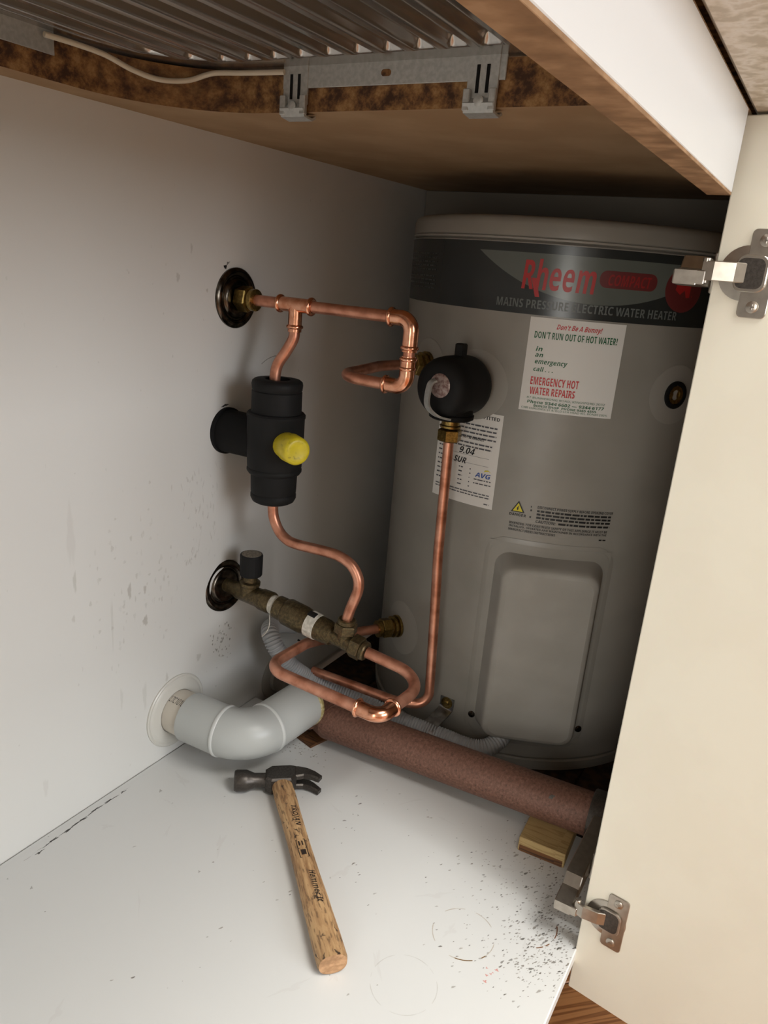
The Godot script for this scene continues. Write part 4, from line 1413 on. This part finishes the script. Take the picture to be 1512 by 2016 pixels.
	add_lathe(m, te + Vector3(0.0, 0.004, 0), Vector3(0.08, 1, 0), [[0.0205, 0.0115], [0.0245, 0.0112], [0.0255, 0.0098], [0.0255, 0.006]], 24)
	part("upper_nut", m, M.brass_old, cv, "dark hexagonal compression nut")
	m = MB.new()
	hexnut(m, co, ca, 0.1225, 0.1385, 0.0148, 0.2)
	add_lathe(m, co, ca, [[0.1385, 0.0120], [0.1425, 0.0118], [0.1440, 0.0105], [0.1440, 0.006]], 24)
	part("end_nut", m, M.brass_old, cv, "dark hexagonal compression nut")

	# --- cold loop round to the lower heater port
	var lo := thing("copper_cold_loop", P(-0.41, -0.51, 0.70), "copper pipe loop lying flat below the brass valve, with one bright elbow", "pipe")
	m = MB.new()
	var pc := CN(-33.0)
	var lp := fillet([P(-0.3968, -0.4353, 0.700), P(-0.3170, -0.4475, 0.7080), P(-0.3250, -0.4500, 0.6130), P(-0.4830, -0.4500, 0.6200), P(-0.4840, -0.4530, 0.7000), P(-0.5080, -0.4920, 0.7980), C(-33.0, -0.500, 0.060), C(-33.0, -0.500, 0.030)], [0, 0.040, 0.018, 0.028, 0.03, 0.03, 0.02, 0], 12)
	add_tube(m, lp, CR + 0.0004, 20)
	part("pipe", m, M.copper, lo)
	m = MB.new()
	add_tube(m, fillet([P(-0.3236, -0.4497, 0.6400), P(-0.3250, -0.4500, 0.6130), P(-0.3560, -0.4500, 0.6143)], 0.018, 14), 0.0084, 24)
	bead(m, P(-0.3237, -0.4497, 0.6370), Vector3(0, 0, 1), 0.0106)
	bead(m, P(-0.3535, -0.4500, 0.6143), Vector3(1, 0, 0), 0.0106)
	part("elbow", m, M.copper_bright, lo, "bright polished copper elbow")
	m = MB.new()
	var cp := C(-33.0, -0.500, 0.0016)
	add_lathe(m, cp, pc, [[0, 0.0165], [0.0035, 0.0165], [0.0045, 0.0130], [0.0065, 0.0130], [0.0075, 0.0158], [0.0105, 0.0158], [0.0115, 0.0120], [0.0300, 0.0112], [0.0305, 0.0128], [0.0345, 0.0124], [0.0350, 0.0075]], 28)
	hexnut(m, cp, pc, 0.0125, 0.0290, 0.0148, 0.25)
	part("union", m, M.brass, lo, "brass union at the lower heater port")

	# --- relief valve
	var rv := thing("relief_valve", P(-0.377, -0.19, 0.82), "black insulated pressure relief valve with a steel lever on the heater", "valve")
	var rn := CN(-8.0)
	var rc := C(-8.0, -0.1290, 0.0)
	var side := rn.cross(Vector3.UP).normalized()
	m = MB.new()
	add_lathe(m, rc, rn, [[0.002, 0.0200], [0.012, 0.0240], [0.016, 0.0320], [0.022, 0.0352], [0.030, 0.0362], [0.060, 0.0362], [0.070, 0.0352], [0.077, 0.0325], [0.082, 0.0280], [0.084, 0.0210], [0.084, 0.0]], 48, 45.0)
	part("body", m, M.black_plastic, rv)
	m = MB.new()
	add_lathe(m, P(-0.3765, 0, 0.820), Vector3.UP, [[-0.1675, 0.0180], [-0.1672, 0.0235], [-0.1655, 0.0265], [-0.1610, 0.0270], [-0.1600, 0.0250], [-0.1450, 0.0262], [-0.1300, 0.0262]], 36, 45.0)
	part("skirt", m, M.black_rubber, rv)
	m = MB.new()
	add_box(m, P(-0.3760, -0.0900, 0.826), Vector3(0.0058, 0.0110, 0.0060), 0.0015)
	part("post", m, M.black_plastic, rv)
	m = MB.new()
	var dc := rc + rn * 0.084 + Vector3(0.004, 0.004, 0)
	add_lathe(m, dc, rn, [[-0.001, 0.0138], [0.0010, 0.0138], [0.0018, 0.0126], [0.0018, 0.0]], 32)
	part("dial", m, mottled([[0.25, Color(0.42, 0.30, 0.28)], [0.5, Color(0.58, 0.50, 0.48)], [0.8, Color(0.66, 0.61, 0.58)]], 0.02, 16.0, 83, 0.35, 0.3), rv, "worn pinkish-grey metal disc")
	m = MB.new()
	var lev := smooth([dc + rn * 0.0040 + Vector3(-0.0035, 0.0060, 0), dc + rn * 0.0085 + Vector3(-0.0075, 0.0010, 0), dc + rn * 0.0095 + Vector3(-0.0090, -0.0170, 0), dc + rn * 0.0085 + Vector3(-0.0060, -0.0270, 0), dc + rn * 0.0020 + Vector3(0.0020, -0.0350, 0), dc - rn * 0.0100 + Vector3(0.0100, -0.0385, 0)], 8)
	# flat bar: two tubes side by side joined
	strip(m, lev, Vector3(0.9, 0, 0.4).normalized(), 0.0040, 0.0012)
	part("lever", m, M.galv, rv, "bent steel easing lever")
	m = MB.new()
	var bo := P(-0.3762, 0, 0.820)
	add_lathe(m, bo, Vector3.UP, [[-0.1780, 0.0100], [-0.1775, 0.0125], [-0.1750, 0.0130], [-0.1740, 0.0110], [-0.1660, 0.0112], [-0.1650, 0.009]], 28)
	hexnut(m, bo, Vector3.UP, -0.1950, -0.1785, 0.0145, 0.15)
	part("union", m, M.brass, rv, "brass union nut")

	# --- relief drain
	var rd := thing("copper_drain_pipe", P(-0.37, -0.56, 0.82), "long upright copper relief pipe in front of the heater", "pipe")
	m = MB.new()
	add_tube(m, fillet([P(-0.3762, -0.1900, 0.820), P(-0.3738, -0.3400, 0.820), P(-0.3690, -0.4300, 0.820), P(-0.3625, -0.5530, 0.818), P(-0.3980, -0.5505, 0.7965), P(-0.5350, -0.5520, 0.7940)], [0, 0.2, 0.2, 0.034, 0.05, 0], 12), CR, 20)
	part("pipe", m, M.copper, rd)

	# --- flexible conduit
	var cd := thing("corrugated_conduit", P(-0.46, -0.612, 0.80), "grey corrugated electrical conduit running behind the copper loop to the heater", "conduit")
	m = MB.new()
	var cpath := resample(smooth([P(-0.612, -0.528, 0.850), P(-0.606, -0.508, 0.806), P(-0.594, -0.494, 0.770), P(-0.580, -0.494, 0.752), P(-0.565, -0.512, 0.750), P(-0.553, -0.538, 0.766), P(-0.535, -0.563, 0.788), P(-0.500, -0.576, 0.803), P(-0.466, -0.5810, 0.812), P(-0.415, -0.593, 0.820), P(-0.375, -0.598, 0.826), P(-0.343, -0.600, 0.830), P(-0.305, -0.601, 0.832), P(-0.285, -0.599, 0.840), P(-0.274, -0.593, 0.855), P(-0.270, -0.585, 0.872)]), 0.001)
	var rads := []
	for i in cpath.size():
		rads.append([0.0122, 0.0119, 0.0096, 0.0119][i % 4])
	add_tube(m, cpath, rads, 20)
	part("hose", m, M.conduit, cd)
	var tie := thing("cable_tie", P(-0.562, -0.545, 0.79), "small black cable loop under the brass valve beside the conduit", "cable tie")
	m = MB.new()
	var tp := []
	for i in 17:
		var th := lerpf(-2.6, 1.2, i / 16.0)
		tp.append(P(-0.566 + 0.013 * cos(th), -0.520 + 0.010 * sin(th), 0.788 + 0.006 * cos(th)))
	add_tube(m, tp, 0.0013, 8)
	part("loop", m, M.black_rubber, tie)
	# saddle clamp
	var sd := thing("conduit_saddle", C(-4.2, -0.60, 0.0), "small zinc saddle strap screwed to the heater over the conduit", "clamp")
	m = MB.new()
	strip(m, smooth([C(-4.2, -0.563, 0.0012), C(-4.2, -0.5750, 0.0015), C(-4.4, -0.5815, 0.0060), C(-4.6, -0.5870, 0.0320), C(-4.8, -0.5925, 0.0480), C(-4.9, -0.6030, 0.0500), C(-4.9, -0.6105, 0.0430)], 6), CN(86), 0.0105, 0.0008)
	part("strap", m, M.steel, sd)
	m = MB.new()
	add_lathe(m, C(-4.2, -0.5705, 0.0020), CN(-4.2), [[0, 0.0085], [0.0012, 0.0082], [0.0014, 0.0055], [0.003, 0.0050], [0.0042, 0.0036], [0.0042, 0.0]], 20)
	part("screw", m, M.brass, sd)

# a flat bar along a path: half width w along dir, half thickness t
func strip(m: MB, path: Array, dir: Vector3, w: float, t: float) -> void:
	var rings := []
	for i in path.size():
		var tg: Vector3 = (path[mini(i + 1, path.size() - 1)] - path[maxi(i - 1, 0)]).normalized()
		var d := (dir - tg * dir.dot(tg)).normalized()
		var nn := tg.cross(d)
		rings.append([path[i] + d * w + nn * t, path[i] - d * w + nn * t, path[i] - d * w - nn * t, path[i] + d * w - nn * t])
	for i in rings.size() - 1:
		for k in 4:
			var j := (k + 1) % 4
			var a: Vector3 = rings[i][k]
			var b: Vector3 = rings[i][j]
			var c: Vector3 = rings[i + 1][j]
			var e: Vector3 = rings[i + 1][k]
			var mid: Vector3 = (a + b + c + e) / 4.0 - (path[i] + path[i + 1]) / 2.0
			m.quad(a, b, c, e, mid)
	for q in [[0, -1.0], [rings.size() - 1, 1.0]]:
		var r: Array = rings[q[0]]
		var tg2: Vector3 = (path[-1] - path[-2]) if q[1] > 0 else (path[0] - path[1])
		m.quad(r[0], r[1], r[2], r[3], tg2)

# ------------------------------------------------------------------ waste pipes and packers
func build_waste() -> void:
	var ex := Vector3(1, 0, 0)
	var pv := thing("pvc_waste_pipe", P(-0.545, -0.588, 0.64), "fat grey plastic waste pipe with an elbow coming out of the back panel", "pipe")
	var m := MB.new()
	add_lathe(m, P(-0.62, -0.5575, 0.614), ex, [[0.0, 0.0480], [0.0018, 0.0480], [0.0028, 0.0465], [0.0022, 0.0440], [0.0032, 0.0425], [0.0042, 0.0400], [0.0042, 0.0285]], 56)
	part("wall_collar", m, mat(Color(0.79, 0.78, 0.75), 0.3), pv, "pale plastic wall collar")
	m = MB.new()
	add_tube(m, [P(-0.635, -0.5575, 0.614), P(-0.585, -0.5575, 0.614)], 0.0279, 48, false)
	var pp := part("pipe", m, M.pvc_pipe, pv, "off-white plastic pipe stub with printed code")
	# printed code along the top of the pipe
	m = MB.new()
	var L := letters("LTC1010", 0.0215, 0.0085, 400, 0.1)
	add_letters(m, L, func(q: Vector2) -> Array:
		var th := deg_to_rad(62.0) + (q.y - 0.004) / 0.0281
		var nn := Vector3(0, sin(th), cos(th))
		return [P(-0.6150 + q.x, -0.5575, 0.614) + nn * 0.0281, nn])
	part("lettering", m, M.print_black, pp)
	m = MB.new()
	var el := fillet([P(-0.5930, -0.5575, 0.6140), P(-0.5050, -0.5575, 0.6180), P(-0.5000, -0.5575, 0.7260)], 0.042, 18)
	var rad := []
	for i in el.size():
		rad.append(0.0308)
	add_tube(m, el, rad, 48)
	part("elbow", m, M.pvc, pv, "glossy grey plastic elbow")
	for q in [2, el.size() - 3]:
		m = MB.new()
		var tg: Vector3 = (el[q + 1] - el[q - 1]).normalized()
		add_lathe(m, el[q], tg, [[-0.0026, 0.0306], [-0.0014, 0.0320], [0.0014, 0.0320], [0.0026, 0.0306]], 48, 60)
		part("moulded_ring", m, mat(Color(0.78, 0.79, 0.78), 0.3), pv, "pale moulded ring on the elbow")
	m = MB.new()
	add_lathe(m, P(-0.5002, -0.5575, 0.7225), Vector3(0.045, 0, -1), [[0.0, 0.0306], [0.003, 0.0318], [0.008, 0.0305], [0.0095, 0.025], [0.0095, 0.01]], 40, 60)
	part("glue_joint", m, M.glue, pv, "yellowed glue at the pipe joint")
	# half hidden second collar on the back panel
	var wc := thing("wall_collar", P(-0.62, -0.64, 0.825), "dull plastic wall collar half hidden behind the grey waste elbow", "collar")
	m = MB.new()
	add_lathe(m, P(-0.62, -0.6030, 0.825), ex, [[0.0, 0.0380], [0.0025, 0.0380], [0.0045, 0.0350], [0.0045, 0.0240], [0.0100, 0.0230], [0.0100, 0.0]], 40)
	part("disc", m, M.plastic_clear, wc)

	var op := thing("old_copper_pipe", P(-0.30, -0.61, 0.755), "thick old brown copper waste pipe lying across the cupboard floor", "pipe")
	m = MB.new()
	var a := P(-0.4750, -0.5830, 0.7475)
	var b := P(-0.0900, -0.5740, 0.7655)
	var pts := []
	for i in 25:
		pts.append(a.lerp(b, i / 24.0))
	add_tube(m, pts, 0.0250, 48)
	part("pipe", m, M.copper_old, op)
	m = MB.new()
	add_tube(m, fillet([P(-0.5000, -0.5700, 0.7330), P(-0.5010, -0.5815, 0.7620), P(-0.4650, -0.5828, 0.7480)], 0.016, 10), 0.0268, 40)
	part("elbow", m, M.copper_old, op)
	m = MB.new()
	add_lathe(m, P(-0.1230, -0.5748, 0.7640), Vector3(1, 0.02, -0.045), [[0.0, 0.0252], [0.0, 0.0290], [0.0015, 0.0298], [0.0300, 0.0298], [0.0315, 0.0290], [0.0315, 0.02]], 48)
	part("coupling", m, M.iron, op, "dark coupling at the right end of the pipe")
	m = MB.new()
	# solder blot
	add_lathe(m, P(-0.1640, -0.5602, 0.7440), Vector3(0.15, 0.55, 0.82), [[-0.001, 0.0050], [0.0008, 0.0044], [0.0012, 0.0]], 10)
	part("solder_blot", m, M.iron, op)
	# timber packers
	var bl := thing("timber_block", P(-0.1600, BY, 0.742), "small sawn yellow pine block under the old copper pipe by the door", "block", "timber packers")
	m = MB.new()
	add_box(m, P(-0.1600, BY + 0.0091, 0.7400), Vector3(0.0265, 0.0090, 0.0310), 0.0008, Basis(Vector3.UP, 0.06))
	part("block", m, M.pine, bl)
	m = MB.new()
	add_box(m, P(-0.1585, BY + 0.0045, 0.7105), Vector3(0.0250, 0.0044, 0.0016), 0.0004, Basis(Vector3.UP, 0.06))
	part("torn_edge", m, M.pine_dark, bl, "darker torn lower edge")
	var pk := thing("timber_packer", P(-0.4970, BY, 0.7480), "thin dark wood packer on the floor beside the grey waste elbow", "packer", "timber packers")
	m = MB.new()
	add_box(m, P(-0.4960, BY + 0.0018, 0.7480), Vector3(0.0220, 0.0017, 0.0240), 0.0005, Basis(Vector3.UP, -0.26))
	part("slip", m, M.pine_dark, pk)

# ------------------------------------------------------------------ hammer
func handle_tex() -> ImageTexture:
	var W := 1024
	var H := 256
	var im := Image.create(W, H, false, Image.FORMAT_RGB8)
	var n := FastNoiseLite.new()
	n.seed = 91
	n.frequency = 0.01
	n.fractal_octaves = 4
	for y in H:
		for x in W:
			var g := n.get_noise_2d(x * 0.25, y * 4.0)
			var p := n.get_noise_2d(x * 1.3 + 900, y * 8.0)
			var c := Color(0.74, 0.60, 0.43).lerp(Color(0.57, 0.43, 0.29), clampf(0.45 + g * 1.1, 0, 1))
			if p > 0.2:
				c = c.lerp(Color(0.36, 0.27, 0.19), clampf((p - 0.2) * 3.0, 0, 0.55))
			if p < -0.2:
				c = c.lerp(Color(0.74, 0.61, 0.44), clampf((-0.2 - p) * 5.0, 0, 0.5))
			im.set_pixel(x, y, c)
	for i in 70:
		blob(im, rng.randf() * W, rng.randf() * H, rng.randf_range(4, 20), rng.randf_range(1.5, 6), Color(0.14, 0.11, 0.09), rng.randf_range(0.3, 0.8), 0.9, rng.randf_range(-0.5, 0.5))
	return ImageTexture.create_from_image(im)

func build_hammer() -> void:
	var up := Vector3.UP
	var hx := Vector3(0.786, 0, -0.618)
	var hy := Vector3(0.618, 0, 0.786)
	var e := P(-0.4630, BY + 0.0132, 0.6310)
	var hm := thing("claw_hammer", P(-0.40, BY, 0.57), "claw hammer with a worn wooden handle lying on the cupboard floor", "hammer")
	var hd := MB.new()
	add_lathe(hd, e, -hx, [[0.008, 0.0095], [0.020, 0.0086], [0.031, 0.0088], [0.0385, 0.0118], [0.0405, 0.0126], [0.0520, 0.0128], [0.0545, 0.0118], [0.0550, 0.0105], [0.0552, 0.0]], 28, 50.0)
	add_prism(hd, e, hx, hy, up, [Vector2(-0.018, -0.008), Vector2(-0.011, -0.0145), Vector2(0.012, -0.0155), Vector2(0.020, -0.0135), Vector2(0.019, 0.006), Vector2(0.013, 0.013), Vector2(-0.011, 0.0145), Vector2(-0.018, 0.009)], -0.0112, 0.0112, 0.0022)
	var outer := [Vector2(0.010, -0.0152), Vector2(0.022, -0.0135), Vector2(0.033, -0.0085), Vector2(0.042, -0.0010), Vector2(0.0495, 0.0085)]
	var inner := [Vector2(0.0450, 0.0150), Vector2(0.0365, 0.0085), Vector2(0.0275, 0.0050), Vector2(0.019, 0.0060), Vector2(0.010, 0.008)]
	for s in [1.0, -1.0]:
		var w0 := 0.0008 if s > 0 else -0.0085
		var w1 := 0.0085 if s > 0 else -0.0008
		add_prism(hd, e, hx + up * s * 0.095, hy, up, outer + inner, w0, w1, 0.0016)
	part("head", hd, M.iron, hm, "dark forged steel claw head")
	# handle
	var h_end := P(-0.2670, BY + 0.0122, 0.4570)
	var h_dir := Vector3(h_end.x - e.x, 0, h_end.z - e.z).normalized()
	var hl := Vector3(h_end.x - e.x, 0, h_end.z - e.z).length()
	var perp := h_dir.cross(up).normalized()
	if perp.dot(hx) < 0:
		perp = -perp
	var prof := [[0.0, 0.0108, 0.0098], [0.012, 0.0120, 0.0104], [0.035, 0.0126, 0.0106], [0.070, 0.0118, 0.0100], [0.110, 0.0117, 0.0098], [0.150, 0.0122, 0.0102], [0.200, 0.0134, 0.0112], [0.240, 0.0142, 0.0118], [hl - 0.003, 0.0142, 0.0118], [hl, 0.0132, 0.0108]]
	var at := func(h: float) -> Array:
		for i in prof.size() - 1:
			if h <= prof[i + 1][0]:
				var f: float = clampf((h - prof[i][0]) / (prof[i + 1][0] - prof[i][0]), 0, 1)
				f = f * f * (3 - 2 * f) if i > 0 and i < prof.size() - 3 else f
				return [lerpf(prof[i][1], prof[i + 1][1], f), lerpf(prof[i][2], prof[i + 1][2], f)]
		return [prof[-1][1], prof[-1][2]]
	var cen := func(h: float) -> Vector3:
		return Vector3(e.x, lerpf(e.y, h_end.y, h / hl), e.z) + h_dir * h
	var hn := MB.new()
	var sides := 40
	var prev := []
	var hs := []
	for i in 61:
		hs.append((hl - 0.003) * i / 60.0)
	hs.append(hl - 0.001)
	hs.append(hl)
	for h in hs:
		var wv: Array = at.call(h)
		var c: Vector3 = cen.call(h)
		var row := []
		for k in sides + 1:
			var th := TAU * k / sides
			# slightly squared oval
			var cx := signf(cos(th)) * pow(absf(cos(th)), 0.85)
			var sy := signf(sin(th)) * pow(absf(sin(th)), 0.85)
			row.append(hn.vert(c + perp * cx * wv[0] + up * sy * wv[1], perp * cos(th) / wv[0] + up * sin(th) / wv[1], Vector2(h / 0.28, float(k) / sides)))
		if prev:
			for k in sides:
				hn.quad_i(prev[k], prev[k + 1], row[k + 1], row[k])
		prev = row
	var hmat := mat(Color.WHITE, 0.6)
	hmat.albedo_texture = handle_tex()
	var handle := part("handle", hn, hmat, hm, "worn, stained timber handle")
	var en := MB.new()
	var cc := en.vert(cen.call(hl), h_dir, Vector2(0.5, 0.5))
	var rim := []
	for k in sides + 1:
		var p: Vector3 = hn.v[prev[k]]
		rim.append(en.vert(p, h_dir, Vector2(0.5 + (p - cen.call(hl)).dot(perp) * 20.0, 0.5 + (p - cen.call(hl)).dot(up) * 20.0)))
	for k in sides:
		en.tri(cc, rim[k], rim[k + 1])
	part("end_grain", en, mottled([[0.3, Color(0.55, 0.41, 0.28)], [0.7, Color(0.72, 0.56, 0.41)]], 0.02, 12.0, 93, 0.6), handle, "paler end grain")
	var stamp := mat(Color(0.15, 0.10, 0.07), 0.7)
	var wr := func(text: String, h0: float, w: float, hgt: float, q0: float, weight: int, sl: float) -> void:
		var lm := MB.new()
		var LL := letters(text, w, hgt, weight, sl)
		add_letters(lm, LL, func(q: Vector2) -> Array:
			var h: float = h0 + q.x
			var wv: Array = at.call(h)
			var s: float = q0 + q.y
			var k := clampf(s / wv[0], -0.98, 0.98)
			var th := acos(signf(k) * pow(absf(k), 1.0 / 0.85))
			var y: float = pow(absf(sin(th)), 0.85) * wv[1]
			return [cen.call(h) + perp * s + up * (y + 0.00025), up])
		part("lettering", lm, stamp, handle)
	wr.call("TROJAN", 0.057, 0.033, 0.0072, -0.001, 700, 0.25)
	wr.call("Hammer It", 0.158, 0.042, 0.0062, -0.0005, 700, 0.3)
	# boxed stamp
	var bx := MB.new()
	for q in [[0.113, 0.1395, -0.0050, -0.0043], [0.113, 0.1395, 0.0043, 0.0050], [0.113, 0.1138, -0.005, 0.005], [0.1255, 0.1263, -0.005, 0.005], [0.1387, 0.1395, -0.005, 0.005], [0.1285, 0.1360, -0.0025, 0.0028], [0.1160, 0.1225, -0.0028, -0.0014], [0.1160, 0.1225, 0.0006, 0.0020]]:
		var ids := []
		for k in [[0, 2], [1, 2], [1, 3], [0, 3]]:
			var h: float = q[k[0]]
			var s: float = q[k[1]]
			var wv: Array = at.call(h)
			var kk: float = clampf(absf(s) / wv[0], 0, 0.98)
			var y: float = pow(sin(acos(pow(kk, 1.0 / 0.85))), 0.85) * wv[1]
			ids.append(bx.vert(cen.call(h) + perp * s + up * (y + 0.0004), up))
		bx.quad_i(ids[0], ids[1], ids[2], ids[3])
	part("stamp", bx, stamp, handle, "dark boxed maker's stamp")

# ------------------------------------------------------------------ loose wire by the cut edge
func build_wires() -> void:
	var w := thing("loose_cable", P(-0.55, 0.13, 0.53), "thin pale cable sagging along the curved bench cut-out", "cable")
	var m := MB.new()
	add_tube(m, smooth([P(-0.5810, 0.1480, 0.4400), P(-0.5770, 0.1475, 0.4650), P(-0.5720, 0.1455, 0.4900), P(-0.5640, 0.1390, 0.5130), P(-0.5560, 0.1365, 0.5350), P(-0.5440, 0.1400, 0.5560), P(-0.5250, 0.1475, 0.5680), P(-0.4950, 0.1480, 0.5740), P(-0.4560, 0.1485, 0.5800)]), 0.0022, 10)
	part("cord", m, M.cable, w)
